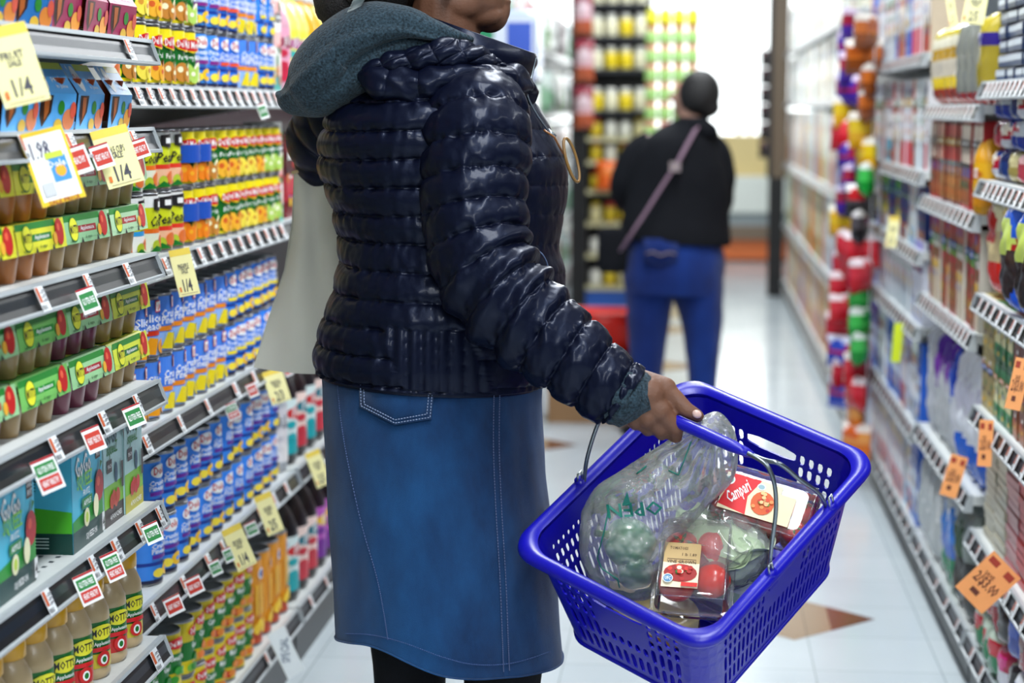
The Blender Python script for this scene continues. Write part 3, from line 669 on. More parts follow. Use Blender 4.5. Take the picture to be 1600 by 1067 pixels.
def split(seq, X, Y0, z, where, group, tiers=2, th=h1, cat='can', pitch=p):
    """seq: list of (proto, look, count)"""
    i = 0
    for t in range(tiers):
        i = 0
        for (pr, lk, n) in seq:
            for k in range(n):
                tn = ['lower', 'upper'][t] if tiers == 2 else ''
                place(pr, (X+rnd(-.003, .003), Y0+i*pitch+rnd(-.002, .002), z+t*th), rnd(-.45, .1), ('%s, %s from near end%s, %s' % (lk, ORD[i], (' of '+tn+' tier') if tn else '', where)), group, cat); i += 1
split([(PR[0], PRL[0], 1), (DM[0], DML[0], 1), (DM[2], DML[2], 1), (DM[1], DML[1], 1), (DM[0], DML[0], 2), (DM[3], DML[3], 1), (DO[0], DOL[0], 2), (DO[1], DOL[1], 2), (PC[1], PCL[1], 2), (PC2, 'blue tropical fruit can', 2)],
      XC, 3.14, 1.39, 'highest fruit shelf', 'canned fruit on the highest shelf', pitch=.086)
split([(PR[0], PRL[0], 3), (PR[1], PRL[1], 1), (PR[2], PRL[2], 2), (PP, 'blue patched peach can', 2), (DM[0], DML[0], 1), (DM[1], DML[1], 2), (DM[2], DML[2], 2), (DM[1], DML[1], 1), (DM[3], DML[3], 2)],
      XC, y0, 1.09, 'second fruit shelf', 'canned fruit on the second shelf', pitch=.0855)
split([(PC[0], PCL[0], 4), (PC[1], PCL[1], 6), (PC2, 'blue tropical fruit can', 6)], XC, y0, .793, 'third fruit shelf', 'canned fruit on the third shelf', pitch=.082)
DB = can('pineapple_can', .042, .116, g_dole((('Crushed', 'Pineapple'), '6a2a9a', '4596f0')), n=28)
split([(DB, 'large blue crushed pineapple can', 12)], XF-.05, 3.36, .49, 'fourth fruit shelf', 'pineapple cans on the fourth shelf', pitch=.089, th=.116)
VG = [can('vegetable_can', .0375, .112, g_veg(k)) for k in (('Green Beans', '2f8a2a', '7ab83a'), ('Sweet Peas', '3aa030', 'c8d83a'), ('Mixed Veg', 'e08a2a', 'c8301c'), ('Carrots', 'e8832a', 'e8a83a'))]
VL = ['yellow and green bean can', 'yellow and green pea can', 'yellow mixed vegetable can', 'yellow carrot can']
for t in range(2):
    for i in range(12):
        k = (0, 1, 1, 0, 1, 0, 3, 3, 2, 2, 2, 3)[i]
        place(VG[k], (XF-.045+rnd(-.003, .003), 3.13+i*.084, .15+t*.112), rnd(-.3, .3), '%s, %s from near end of %s tier, bottom deck' % (VL[k], ORD[i], ('lower', 'upper')[t]), 'vegetable cans on the bottom deck', 'can')
def g_pasta(g, W, h):
    g.rect(-W/2, .006, W/2, h-.006, hx('e09a1c')); g.rect(-W/2, .006, W/2, .03, hx('c8501c'))
    for s in (-1, 0, 1):
        c = s*W/3; g.ell(c, h*.82, .014, .013, WHITE); g.ell(c, h*.82, .010, .009, hx('3a6ab0'))
        for k in range(4): g.rect(c-.022+k*.012, h*.36, c-.016+k*.012, h*.7, hx('f0c84a'))
        for k in range(5): g.ell(c-.02+k*.011, h*(.2+.05*(k % 2)), .010, .013, hx('f4cf3a'), 9)
PA = can('baby_corn_can', .044, .20, g_pasta)
for i in range(4): place(PA, (XF-.055, 4.16+i*.092, .15), rnd(-.3, .3), 'tall orange vegetable can, %s from the near side on the bottom deck' % ORD[i], 'tall orange cans on the bottom deck', 'can')
# large white canister at the near end of the pineapple shelf
cn = can('juice_canister', .06, .155, lambda g, W, h: (g.rect(-W/2, .006, W/2, h-.006, hx('dfe8ee')), g.rect(-W/2, .09, W/2, h-.006, hx('7fb2dc')), g.rect(-.03, .07, .035, .086, hx('1d3a80')), g.text('CHUNKS', .003, .078, .008, WHITE, w=.05), g.rect(.0, .02, .03, .034, hx('2a8a4a')), g.ell(-.03, .05, .012, .012, hx('8a7a3a'))))
place(cn, (XF-.075, 3.21, .49), .25, 'big pale blue and white can at the near end of the pineapple shelf', None, 'can')
# cartons and bottles beyond the cans
cr = pbox('juice_carton', .075, .23, .075, 'e8ece8', [(0, .16, '18a8a0'), (.16, .45, 'eef0ea'), (.45, .6, 'f0b8b4'), (.6, .75, 'f2f0ee'), (.75, .9, 'eaa9a6')])
for i, (z, yy) in enumerate(((1.39, 4.42), (1.09, 4.42))): place(cr, (XF-.05, yy, z), 0, ('pink checked juice carton at the far end of the highest can shelf', 'teal and pink juice carton at the far end of the second can shelf')[i], None, 'carton')
TB = [juice_bottle('juice_bottle', c, l, .05, .25) for c, l in (('d8a8b8', ('e8e8e8', 'e6a8c0', 'c83050', '9a2a50', 'f0d0d8')), ('dfe87a', ('e8e8e8', 'e4ea5a', '3ab0b0', 'b05a90', 'f0a020')), ('eab030', ('e8e8e8', 'f4c020', 'f0ece0', 'f08020', 'f4e060')))]
TBL = ['tall pink juice bottle', 'tall lime yellow juice bottle', 'tall orange juice bottle']
for i in range(9): k = (0, 1, 1, 2, 2, 1, 0, 2, 1)[i]; place(TB[k], (XF-.06, 4.55+i*.108, 1.39), 0, '%s with white cap, %s from the canned fruit, top shelf' % (TBL[k], ORD[i]), 'juice bottles on the top shelf', 'bottle')
DKB = [juice_bottle('juice_bottle', c, l, .056, .27) for c, l in (('120a14', ('141414', 'd8e8e8', '18a8b0', 'c82a2a', 'e8d020')), ('1c0610', ('141414', 'f0d8d0', 'c83a4a', '2a7a8a', 'e88a2a')), ('200418', ('141414', 'c060c0', '7a2a9a', 'e8c02a', 'e05020')))]
DL = ['teal labelled dark juice bottle', 'coral labelled dark juice bottle', 'violet labelled dark juice bottle']
for j, z in enumerate((.49, .15)):
    for i in range(11):
        k = (0, 1, 0, 1, 2, 1, 0, 2, 1, 0, 1)[i] if j == 0 else (0, 1, 1, 2, 2, 0, 1, 2, 0, 1, 2)[i]
        place(DKB[k], (XF-.065, 4.56+i*.118, z), .15, '%s, %s from the cans, %s' % (DL[k], ORD[i], ('fourth shelf', 'bottom deck')[j]), 'dark juice bottles', 'bottle')
wbt = juice_bottle('juice_bottle', 'b8bcc2', ('e8e8e8', 'd8d4d8', 'e8e4e4', '8a8a94', 'c8a8a8'), .05, .26)
place(wbt, (XF-.06, 4.455, .49), 0, 'clear grey bottle between the pineapple cans and the dark juice bottles', None, 'bottle')
jr = pbox('snack_box', .10, .2, .1, '7a1420', [(.2, .5, 'c83a4a'), (.5, .8, '5a0e1a')])
for i in range(6): place(jr, (XF-.07, 4.58+i*.13, 1.09), 0, 'dark red box, %s from the canned fruit, beside the tote bag' % ORD[i], 'dark red boxes on the second shelf', 'box')

# ---- near bay
MP = [mott_pack('applesauce_pack', *a) for a in (('e4e23a', 'b8773a', '2a8a38'), ('9fd0a0', 'a58a5e', 'b02a38'), ('b8dcb4', 'b09468', 'b83030'), ('d8e04a', 'a98d60', '2a7a38'), ('a4d4a0', '7c3a52', 'b02838'), ('7fc46a', 'a2885c', '2a9a3a'))]
ML = ['yellow applesauce pack with orange cups', 'mint green applesauce pack', 'pale green applesauce pack', 'lime applesauce pack with beige cups', 'green applesauce pack with purple cups', 'bright green applesauce pack']
for sname, z, order in (('third shelf', 1.12, (3, 0, 0, 1, 2)), ('fourth shelf', .913, (5, 4, 5, 4, 3))):
    for t in range(2):
        for i in range(5):
            k = order[i]
            place(MP[k], (XN-.082-rnd(0, .004), 2.945-(4-i)*.2055, z+t*.0795), rnd(-.02, .02), '%s, %s tier, %s from far end, %s' % (ML[k], ('lower', 'upper')[t], ORD[4-i], sname), 'applesauce packs on the near shelves', 'applesauce pack')
DP = [dole_pack('fruit_cup_pack', *a) for a in (('62b4f0', 'peaches', 'd8865a'), ('6cbaf4', 'mixed fruit', 'e0a03a'), ('2a78b8', 'tropical', 'd88a3a'), ('a01a58', 'mango', 'e8a03a'))]
for i in range(6): k = (0, 1, 0, 0, 0, 1)[i]; place(DP[k], (XN-.06, 2.925-(5-i)*.148, 1.32), rnd(-.12, .06), 'blue carton of four fruit cups, %s from far end, second shelf' % ORD[5-i], 'fruit cup cartons on the second shelf', 'fruit cups')
for i in range(7): k = (2, 2, 2, 2, 3, 3, 3)[i]; place(DP[k], (XN-.06, 2.95-(6-i)*.135, 1.458), rnd(-.12, .06), '%s carton of fruit cups, %s from far end, top shelf' % (('dark blue', 'magenta')[k == 3], ORD[6-i]), 'fruit cup cartons on the top shelf', 'fruit cups')
sb = squeez_big('squeeze_pouch_box')
for i, yy in enumerate((2.71, 2.41, 2.2)): place(sb, (XN-.10, yy, .713), .03, ('turquoise fruit pouch box with bare shelf beside it, beside the pale boxes', 'turquoise fruit pouch box at the left edge of the photo', 'third turquoise fruit pouch box outside the left edge')[i], 'turquoise pouch boxes', 'box')
SS = [squeez_small('squeeze_pouch_box', '3a2a28', 'd86a3a'), squeez_small('squeeze_pouch_box', '3a2a28', 'c84a2a'), squeez_small('squeeze_pouch_box', 'c8c02a', 'c8302a')]
for i, yy in enumerate((2.855, 2.963)): place(SS[(1, 2)[i]], (XN-.07, yy, .713), .02, ('pale blue pouch box with brown foot next to the turquoise box', 'pale blue pouch box with yellow foot at the shelf end')[i], 'pale pouch boxes', 'box')
MJ = [mott_jar('applesauce_jar', 'd8c83a', True), mott_jar('applesauce_jar', 'c8302a', True), mott_jar('applesauce_jar', '7ac83a', False)]
for i in range(11):
    k = (0, 1, 0, 1, 0, 1, 2, 2, 0, 1, 0)[i]
    place(MJ[k], (XN-.05, 2.965-i*.0865, .487), -.5, '%s applesauce jar with yellow lid, %s from the shelf end' % (('yellow band', 'red band', 'lime label')[k], ORD[i]), 'applesauce jars', 'jar', .94)

# ---- hanging shelf cards
def card(w, h, gf, cat, label, X, px, py, yaw, tilt=.25, group=None, side=1, name='price_tag', roll=0.0):
    """paper card whose top edge centre sits at pixel px,py on plane X"""
    m = M(); g = G(); gf(g, w, h)
    m.box((-w/2, 0, -h), (w/2, .0008, 0), hx('f2ecc4')); g.put(m, lambda u, v, e: (u, -e, v-h), eps=.0003)
    o = m.build(name, 'paper'); pt = WX(px, py, X); o.location = pt; o.rotation_euler = (-tilt, -roll, yaw); return tag(o, label, cat, group)
def g_yellow(t1='2/$4', t2='BANANAS'):
    def gf(g, w, h):
        g.rect(-w/2, 0, w/2, h, hx('eee8ae')); g.rect(-w/2, h*.86, w/2, h, hx('e8cf5a')); g.text(t1, 0, h*.22, .022, (.06, .06, .08), w=w*.42); g.text(t2, 0, h*.62, .01, (.06, .06, .08), w=w*.5)
        g.text('SALE', 0, h*.52, .008, (.1, .1, .1), w=w*.3); g.rect(-w*.4, h*.04, w*.4, h*.05, (.3, .25, .2)); g.rect(-w*.42, h*.1, -w*.34, h*.2, hx('d87a2a'))
    return gf
def g_adtag(g, w, h):
    g.rect(-w/2, 0, w/2, h, hx('e8c82a')); g.rect(-w*.43, h*.06, w*.43, h*.94, WHITE); g.text('1.98', -w*.15, h*.74, .022, (.05, .05, .1), w=w*.42)
    g.rect(-w*.05, h*.28, w*.34, h*.62, hx('4a9ad8')); g.ell(w*.15, h*.42, w*.12, h*.08, hx('e8b02a')); g.rect(-w*.1, h*.6, w*.3, h*.68, hx('c8d84a')); g.text('Dole', w*.1, h*.52, .009, WHITE); g.rect(-w*.36, h*.12, -w*.1, h*.3, hx('c8ccd0')); g.text('SALE PRICE', 0, h*.03, .006, hx('a03020'), w=w*.7)
YAW = .75
card(.062, .098, g_adtag, 'price tag', 'white and yellow picture price tag hanging over the upper applesauce packs', XN+.03, 62, 203, YAW, roll=.22)
card(.058, .086, g_yellow('1/4', 'DOLE CUPS'), 'price tag', 'pale yellow price tag hanging right of the picture tag', XN+.03, 168, 200, YAW, roll=.22)
card(.06, .10, g_yellow('1/4', 'FRUIT'), 'price tag', 'pale yellow price tag at the upper left edge of the photo', XN+.03, 2, 40, YAW, roll=.22)
card(.042, .086, g_yellow('1/4', 'PINEAPPLE'), 'price tag', 'pale yellow price tag below the second fruit can shelf', XF+.03, 279, 389, YAW, roll=.12)
card(.05, .075, g_yellow('2/3', 'TROPICAL'), 'price tag', 'white and yellow price tag under the tote bag', XF+.03, 424, 578, YAW, roll=.2)
card(.045, .09, g_yellow('1/4', 'CRUSHED'), 'price tag', 'pale yellow price tag hanging over the vegetable cans', XF+.03, 360, 823, YAW, roll=.3)
card(.042, .09, g_yellow('2/5', 'CHUNKS'), 'price tag', 'pale yellow price tag right of the one over the vegetable cans', XF+.03, 409, 772, YAW, roll=.25)
card(.042, .09, g_yellow('2/5', 'JUICE'), 'price tag', 'pale yellow price tag beside the denim skirt', XF+.03, 487, 705, YAW, roll=.25)
card(.045, .11, lambda g, w, h: (g.rect(-w/2, 0, w/2, h, hx('dfe6e8')), g.text('SPECIAL', 0, h*.55, .02, hx('6a7a90'), w=h*.5, rot=1.2)), 'price tag', 'white card hanging from the bottom deck above the floor', XF+.04, 430, 985, YAW, roll=.35)
def g_talk(c1, t1, c2=None, t2=''):
    def gf(g, w, h):
        g.rect(-w/2, 0, w/2, h, WHITE); g.rect(-w/2, h*.93, w/2, h, hx('b02030'))
        if c2: g.rect(-w*.42, h*.5, w*.42, h*.86, hx(c1)); g.text(t1, 0, h*.68, .008, WHITE, w=w*.7); g.rect(-w*.42, h*.1, w*.42, h*.45, hx(c2)); g.text(t2, 0, h*.28, .008, WHITE, w=w*.7)
        else: g.rect(-w*.42, h*.15, w*.42, h*.8, hx(c1)); g.text(t1, 0, h*.48, .009, WHITE, w=w*.72)
    return gf
gt = g_talk('2f8a48', 'GLUTEN FREE'); rt = g_talk('c8402f', 'HEART HEALTHY'); bt = g_talk('2f8a48', 'GLUTEN FREE', 'c83a2f', 'HEART HEALTHY')
for (X, px, py, gf, sz, lb) in ((XN, 107, 236, rt, (.045, .04), 'small red shelf card between the two large yellow tags'), (XN, 152, 232, rt, (.03, .035), 'small red shelf card behind the pale yellow tag'), (XN, 212, 224, rt, (.03, .03), 'small red shelf card at the end of the second near shelf'),
        (XN, 130, 456, gt, (.026, .036), 'small green shelf card under the applesauce packs'), (XN, 64, 722, bt, (.034, .046), 'green and red shelf card above the turquoise boxes'), (XN, 139, 674, rt, (.028, .036), 'red shelf card right of the green and red one'),
        (XN, 203, 640, gt, (.03, .034), 'green shelf card above the pale pouch boxes'), (XN, 128, 902, bt, (.032, .044), 'green and red shelf card above the jars, left one'), (XN, 168, 870, bt, (.028, .042), 'green and red shelf card above the jars, middle one'),
        (XN, 232, 824, gt, (.028, .032), 'green shelf card beside the large pineapple cans'), (XF, 266, 938, rt, (.034, .034), 'red shelf card under the pineapple cans, left one'), (XF, 298, 908, rt, (.034, .034), 'red shelf card under the pineapple cans, right one'),
        (XF, 332, 882, gt, (.024, .03), 'green shelf card left of the long yellow tag'), (XF, 352, 862, gt, (.02, .03), 'green shelf card touching the long yellow tag'), (XF, 389, 822, gt, (.028, .03), 'green shelf card between the two long yellow tags'), (XF, 358, 636, bt, (.028, .034), 'small card with red and green under the peach cans'), (XF, 390, 605, rt, (.024, .03), 'pale red card under the peach cans, nearer the tote'),
        (XF, 406, 168, gt, (.022, .034), 'small green card under the highest can shelf'), (XF, 446, 575, rt, (.022, .028), 'pink card right of the white and yellow tag')):
    card(sz[0], sz[1], gf, 'shelf card', lb, X+.026, px, py-6, YAW, roll=.28, name='shelf_card', group='small shelf cards')
# ================================================================== right side products
def runs(protos, looks, Y0, Y1, pitch, z, X, where, group, cat, tiers=1, th=.1, runlen=(1, 3), rzj=.04, layer_names=None, xj=.004):
    n = int((Y1-Y0)/pitch); idx = 0
    seq = []
    while len(seq) < n: seq += [RR.randrange(len(protos))]*RR.randint(*runlen)
    for t in range(tiers):
        if tiers > 1 and t and runlen[0] == 0: seq = [RR.randrange(len(protos)) for _ in range(n)]
        for i in range(n):
            k = seq[i]; nm = layer_names or {1: [''], 2: ['lower ', 'upper '], 3: ['bottom ', 'middle ', 'top ']}.get(tiers) or [ORD[q]+' ' for q in range(tiers)]
            place(protos[k], (X+rnd(-xj, xj), Y0+pitch*(i+.5)+rnd(-.003, .003), z+t*th), math.pi+rnd(-rzj, rzj), ('%s, %s from near end, %s%s' % (looks[k], ORD[i], (nm[t]+'layer, ') if nm[t] else '', where)), group, cat)
# bay 1
TN = [pbox('fish_tin', .105, .027, .07, c, [(.1, .45, d), (.45, .9, e)]) for c, d, e in (('b8b04a', 'd8d070', '8a92a0'), ('c8b83a', 'e0d050', 'b0a03a'), ('16305a', '22406a', 'c8d0d8'))]
runs(TN, ['yellow labelled flat tin', 'golden flat tin', 'navy and silver flat tin'], 3.3, 4.46, .112, 1.41, XR+.05, 'top right shelf', 'flat tins on the top right shelf', 'tin', 7, .031, (1, 2))
def rb(seed, b, bl, w=.11, h=.075, dp=.1): return pbag('candy_bag', w, h, dp, (b, bl), seed, 9, 8)
RBG = [rb(1, [(0, .3, 'c8ccd4'), (.3, .7, 'b01838'), (.7, 1, '1a3a8a')], 'e8e0d0'), rb(2, [(0, .5, '8a1450'), (.5, 1, 'a81a60')], 'd8c070'), rb(3, [(0, .4, '1c3f9a'), (.4, 1, 'c8d0d8')], 'c02040'), rb(4, [(0, 1, 'a89a5a')], 'd8d0a0'), rb(5, [(0, .5, 'b84a5a'), (.5, 1, 'e0b8b8')], '8a1a2a'), rb(6, [(0, .5, '123a7a'), (.5, 1, '0a2560')], None)]
RBL = ['crinkled bag in red, white and blue', 'shiny magenta bag', 'blue and silver bag', 'dull gold bag', 'pink and red bag', 'dark blue bag']
runs(RBG, RBL, 3.3, 4.47, .105, 1.19, XR+.06, 'second right shelf', 'small shiny bags on the second right shelf', 'bag', 3, .066, (0, 1), .5)
yb = pbag('mustard_bag', .07, .2, .05, ([(0, 1, 'd8a012')], 'e8c030'), 5, 8, 10)
for i in range(2): place(yb, (XR+.03, 4.50+.005*i, 1.125+.0*i), math.pi, None) if False else None
ck1 = pbag('cookie_bag', .19, .25, .15, ([(0, .22, '1f5ac8'), (.22, .5, '3a2a26'), (.5, .62, 'a81c20'), (.62, 1, '1c5ec8')], 'c8d86a'), 21, 18, 20, clearwin='2a2220')
ck2 = pbag('cookie_bag', .17, .24, .09, ([(0, .28, 'b01c20'), (.28, .62, '9a8050'), (.62, .75, '5a2a9a'), (.75, 1, 'd8b83a')], '6a3ab0'), 22, 16, 18, clearwin='8a6a3a')
ck3 = pbag('cookie_bag', .16, .25, .09, ([(0, .3, 'c82a20'), (.3, .6, 'c8b890'), (.6, 1, 'd8d4b0')], 'b83020'), 23, 16, 18)
for i in range(6):
    k = (0, 0, 0, 0, 1, 2)[i]; place((ck1, ck2, ck3)[k], (XR+.045, 3.42+i*.19, .93), math.pi+rnd(-.15, .15), '%s cookie bag, %s from near end, third right shelf' % (('blue and brown', 'purple banded', 'red and cream')[k], ORD[i]), 'cookie bags on the third right shelf', 'bag')
bz = [pbox('biscuit_pack', .075, .13, .06, c, [(.08, .92, d), (.3, .7, e)]) for c, d, e in (('0c6a3c', '12904e', 'd8d4a0'), ('8a4a1c', 'b0662a', '6a3014'), ('1a2a7a', '203a9a', 'c8a02a'), ('a89858', 'b8a868', '9a8848'))]
bL = ['dark green biscuit pack', 'bronze biscuit pack', 'dark blue biscuit pack', 'tan biscuit pack']
for t in range(2):
    for i in range(13):
        k = (2, 2, 2, 2, 2, 1, 1, 1, 0, 0, 0, 3, 3)[i] if t == 0 else (2, 2, 2, 2, 1, 1, 1, 1, 0, 0, 0, 3, 3)[i]
        place(bz[k], (XR+.04, 3.43+i*.084, .67+t*.131), math.pi+rnd(-.05, .05), '%s, %s from near end of %s layer, fourth right shelf' % (bL[k], ORD[i], ('lower', 'upper')[t]), 'biscuit packs on the fourth right shelf', 'biscuit pack')
ft = [pbox('cracker_box', .15, .018, .16, c, [(.1, .9, d)]) for c, d in (('a81c28', 'c8242c'), ('b8b4a0', 'c8c4b0'), ('b06a70', 'c89090'))]
for t in range(12):
    for i in range(7):
        k = 0 if i < 4 else (2 if i == 4 else 1)
        place(ft[k], (XR+.095+rnd(-.003, .003), 3.43+i*.153, .38+t*.0185), math.pi+rnd(-.02, .02), '%s flat box, %s up in the %s pile from the near end' % (('red', 'grey white', 'faded pink')[k], ORD[t], ORD[i]), 'flat boxes piled on the fifth right shelf', 'box')
LB = [pbag('snack_bag', .12, .11, .08, (b, bl), 40+i, 10, 10) for i, (b, bl) in enumerate((([(0, .5, 'a81c2a'), (.5, 1, 'c8c8d0')], '7a1020'), ([(0, .5, '1a4ab0'), (.5, 1, 'd8dce0')], '2a5ac8'), ([(0, .5, '108050'), (.5, 1, 'b8c8b8')], 'c02a3a'), ([(0, .4, 'd8d8e0'), (.4, 1, 'b01848')], 'd82a8a'), ([(0, 1, '1a1416')], '3a2a2c')))]
LBL = ['red and silver snack bag', 'blue and white snack bag', 'green and silver snack bag', 'pink and white snack bag', 'black snack bag']
runs(LB, LBL, 3.5, 4.47, .11, .13, XR+.03, 'right bottom deck', 'snack bags on the right bottom deck', 'bag', 2, .10, (0, 1), .5)
# bay 2
nb = [pbag('produce_net', .1, .21, .07, (b, None), 60+i, 9, 14) for i, b in enumerate(([(0, .2, 'a83a20'), (.2, .35, 'd8c030'), (.35, .5, 'd8d0c0'), (.5, .65, 'c8a020'), (.65, .8, 'e0dcc8'), (.8, 1, 'c8b820')], [(0, .1, 'a01c20'), (.1, 1, '8c8f88')], [(0, .12, 'a01c20'), (.12, .62, 'a89838'), (.62, .75, '3a2a8a'), (.75, 1, 'c0b040')]))]
for i in range(8): k = (2, 1, 1, 1, 0, 0, 0, 0)[i]; place(nb[k], (XR+.03, 4.57+i*.125, 1.36), math.pi+rnd(-.2, .2), '%s, %s from near end, top shelf of second right bay' % (('yellow striped bag', 'grey foil bag', 'gold bag with purple band')[k], ORD[i]), 'bags on the top shelf of the second bay', 'bag')
tb = [pbox('wafer_box', .062, .215, .1, c, [(.05, .5, d), (.5, .95, e), (.46, .52, f)]) for c, d, e, f in (('8a1418', 'a06428', '9a141c', 'd8d0c0'), ('6a2418', 'c08038', 'c84038', '3a8aa8'), ('a81c20', '9a5a28', 'd8c8b8', '2a2220'), ('201c20', '2a2428', '8a1018', '4a5a6a'))]
tL = ['tall red and tan box', 'tall brown and orange box', 'tall cream topped red box', 'tall black and red box']
runs(tb, tL, 4.52, 5.56, .066, 1.107, XR+.055, 'red shelf of second right bay', 'tall boxes on the second shelf of the second bay', 'box', runlen=(1, 2))
mb = juice_bottle('mustard_bottle', 'd09a10', ('d8a818', 'd8a818', 'c88a10', 'b86a10', 'e0b020'), .035, .2)
place(mb, (XR+.02, 4.535, 1.107), math.pi, 'yellow squeeze bottle at the near end of the red box shelf', None, 'bottle')
tb2 = [pbox('wafer_box', .062, .24, .1, c, [(.03, .5, d), (.5, .97, e), (.62, .78, f)]) for c, d, e, f in (('b01018', 'b8141c', 'a01018', 'd8d4d0'), ('c8c4b8', 'c8b8a0', 'b8141c', 'd8d4cc'), ('a8101a', '8a5a28', 'a8121a', '5a9a2a'))]
runs(tb2, ['tall plain red box', 'tall white and red box', 'tall red box with green dot'], 4.52, 5.56, .066, .83, XR+.055, 'third shelf of second right bay', 'tall boxes on the third shelf of the second bay', 'box', runlen=(1, 2))
wb_ = [pbag('snack_bag', .095, .30, .06, (b, bl), 80+i, 9, 16) for i, (b, bl) in enumerate((([(0, .5, 'c8ccd4'), (.5, 1, '1f4ab8')], '4a6ad0'), ([(0, .7, 'c4c8cc'), (.7, 1, '5a2a9a')], '8a4ab8'), ([(0, 1, 'b8bcc4')], 'd8dce0'), ([(0, .3, '2a6ad0'), (.3, 1, 'd8dce4')], 'c8c8d8')))]
runs(wb_, ['blue topped silver bag', 'purple topped silver bag', 'plain silver bag', 'blue footed white bag'], 4.52, 5.56, .10, .45, XR+.04, 'fourth shelf of second right bay', 'silver bags on the fourth shelf of the second bay', 'bag', rzj=.3)
wlow = [pbag('ice_bag', .13, .26, .09, (b, bl), 90+i, 10, 14, mat='foil') for i, (b, bl) in enumerate((([(0, 1, 'c0c6c8')], 'e0e4e4'), ([(0, .3, '1a8a60'), (.3, .6, '1c68c8'), (.6, 1, 'd0d8dc')], '2a80d8'), ([(0, .5, '2a2a28'), (.5, 1, '8a9490')], '3a5a40')))]
runs(wlow, ['white puffy bag', 'blue and green puffy bag', 'dark grey puffy bag'], 4.52, 5.56, .13, .13, XR+.04, 'bottom deck of second right bay', 'puffy bags on the bottom deck', 'bag', rzj=.5)
# bay 3: white and blue packets
def pack3(w, h, cs, sd): return pbox('paper_packet', w, h, .1, cs[0], [(.02, .3, cs[1]), (.3, .62, cs[2]), (.62, .98, cs[3])])
P3 = [(pack3(.085, .27, c, 1), l) for c, l in ((('d8dce4', '18a8c8', 'e8eaf0', 'c8ccd8'), 'white packet with cyan foot'), (('e8e8ec', 'd83a60', 'e0e0e8', 'd8d8e0'), 'white packet with pink foot'), (('1a6ad0', '1a62c8', 'c8d8e8', '1c6cd8'), 'bright blue packet'), (('d8c8b0', 'c84820', 'e8e0d8', 'b83a1c'), 'orange and white packet'), (('e8ecee', 'c8d4dc', 'e8ecf0', 'dce4ea'), 'plain white packet'), (('e0a030', 'e8b040', 'd8d8d8', 'd08a20'), 'amber packet'))]
P3b = [(pack3(.085, .19, c, 1), l) for c, l in ((('7ab83a', '9a5a30', 'c8b83a', '5aa83a'), 'green and brown packet'), (('24346a', 'a86a4a', '2a3a7a', '3a4a9a'), 'indigo packet'), (('d8e0e4', '6aa8d0', 'd8e0e8', 'e8ecf0'), 'white packet with light blue foot'), (('c8d8a0', 'b86a3a', 'd8d8b0', 'a8c850'), 'pale green packet'))]
P3c = [(pack3(.085, .25, c, 1), l) for c, l in ((('d8dce8', 'c8d0e8', 'e0e4f0', '9a94d8'), 'lilac topped white packet'), (('e4e8ec', 'c8d4e8', 'eceef4', 'dfe6f0'), 'white packet with grey print'), (('2a6ad0', '4a8ae0', 'd8e4f4', '2050b0'), 'white packet with blue stripes'), (('c8dce8', '58b0e0', 'e0ecf4', 'b8d0e0'), 'icy blue packet'), (('d8d4dc', 'c84a50', 'e8e4e8', 'd8d8e0'), 'white packet with red foot'))]
for z, PPk, nm in ((1.51, P3, 'top shelf'), (1.17, P3, 'second shelf'), (.94, P3b, 'third shelf'), (.72, [P3b[1], P3c[0], P3c[2], P3[4]], 'fourth shelf'), (.42, P3c, 'fifth shelf'), (.13, P3c, 'bottom deck')):
    runs([a for a, _ in PPk], [b_ for _, b_ in PPk], 5.63, 7.5, .092, z, XR+.055, nm+' of third right bay', 'packets on the '+nm+' of the third bay', 'packet', runlen=(1, 3))
# bay 4: pale tall boxes into the distance
def pack4(w, h, cs): return pbox('cereal_box', w, h, .06, cs[0], [(.02, .35, cs[1]), (.35, .97, cs[2])])
A4 = [(pack4(.135, .30, c), l) for c, l in ((('e4e6e0', 'd8dcd4', 'eaece6'), 'off-white box'), (('d8d4c4', 'd0ccb0', 'e4e0d0'), 'cream box'), (('8a97a0', '9aa8b0', 'b0bcc4'), 'slate grey box'), (('c8b8a0', 'b8a890', 'dcd0bc'), 'tan box'), (('dfe6ea', 'c8d8e0', 'e8eef0'), 'frosty white box'))]
B4 = [(pack4(.135, .36, c), l) for c, l in ((('b8c0dc', 'a8b4dc', 'c8d0e8'), 'lavender box'), (('e0d8b0', 'd8c070', 'e8e4c8'), 'straw yellow box'), (('dcb8ac', 'd08a78', 'e4ccc4'), 'salmon box'), (('c8d8c0', 'a8c090', 'd8e4d0'), 'sage green box'), (('e4e4e0', 'dcd8d0', 'ecece8'), 'chalk white box'), (('c89a58', 'c07a38', 'd8a868'), 'caramel box'))]
C4 = B4+[(pack4(.135, .36, ('c8402a', 'd84a30', 'd86a50')), 'vermilion box'), (pack4(.135, .36, ('e09a4a', 'e88a2a', 'e8b070')), 'orange box')]
for z, PPk, nm in ((1.75, A4, 'top shelf'), (1.40, A4, 'second shelf'), (.975, B4, 'third shelf'), (.55, C4, 'fourth shelf'), (.13, B4, 'bottom deck')):
    runs([a for a, _ in PPk], [b_ for _, b_ in PPk], 7.9, 13.9, .15, z, XR+.04, nm+' of far right bay', 'pale boxes on the '+nm+' of the far bay', 'box', runlen=(1, 2))
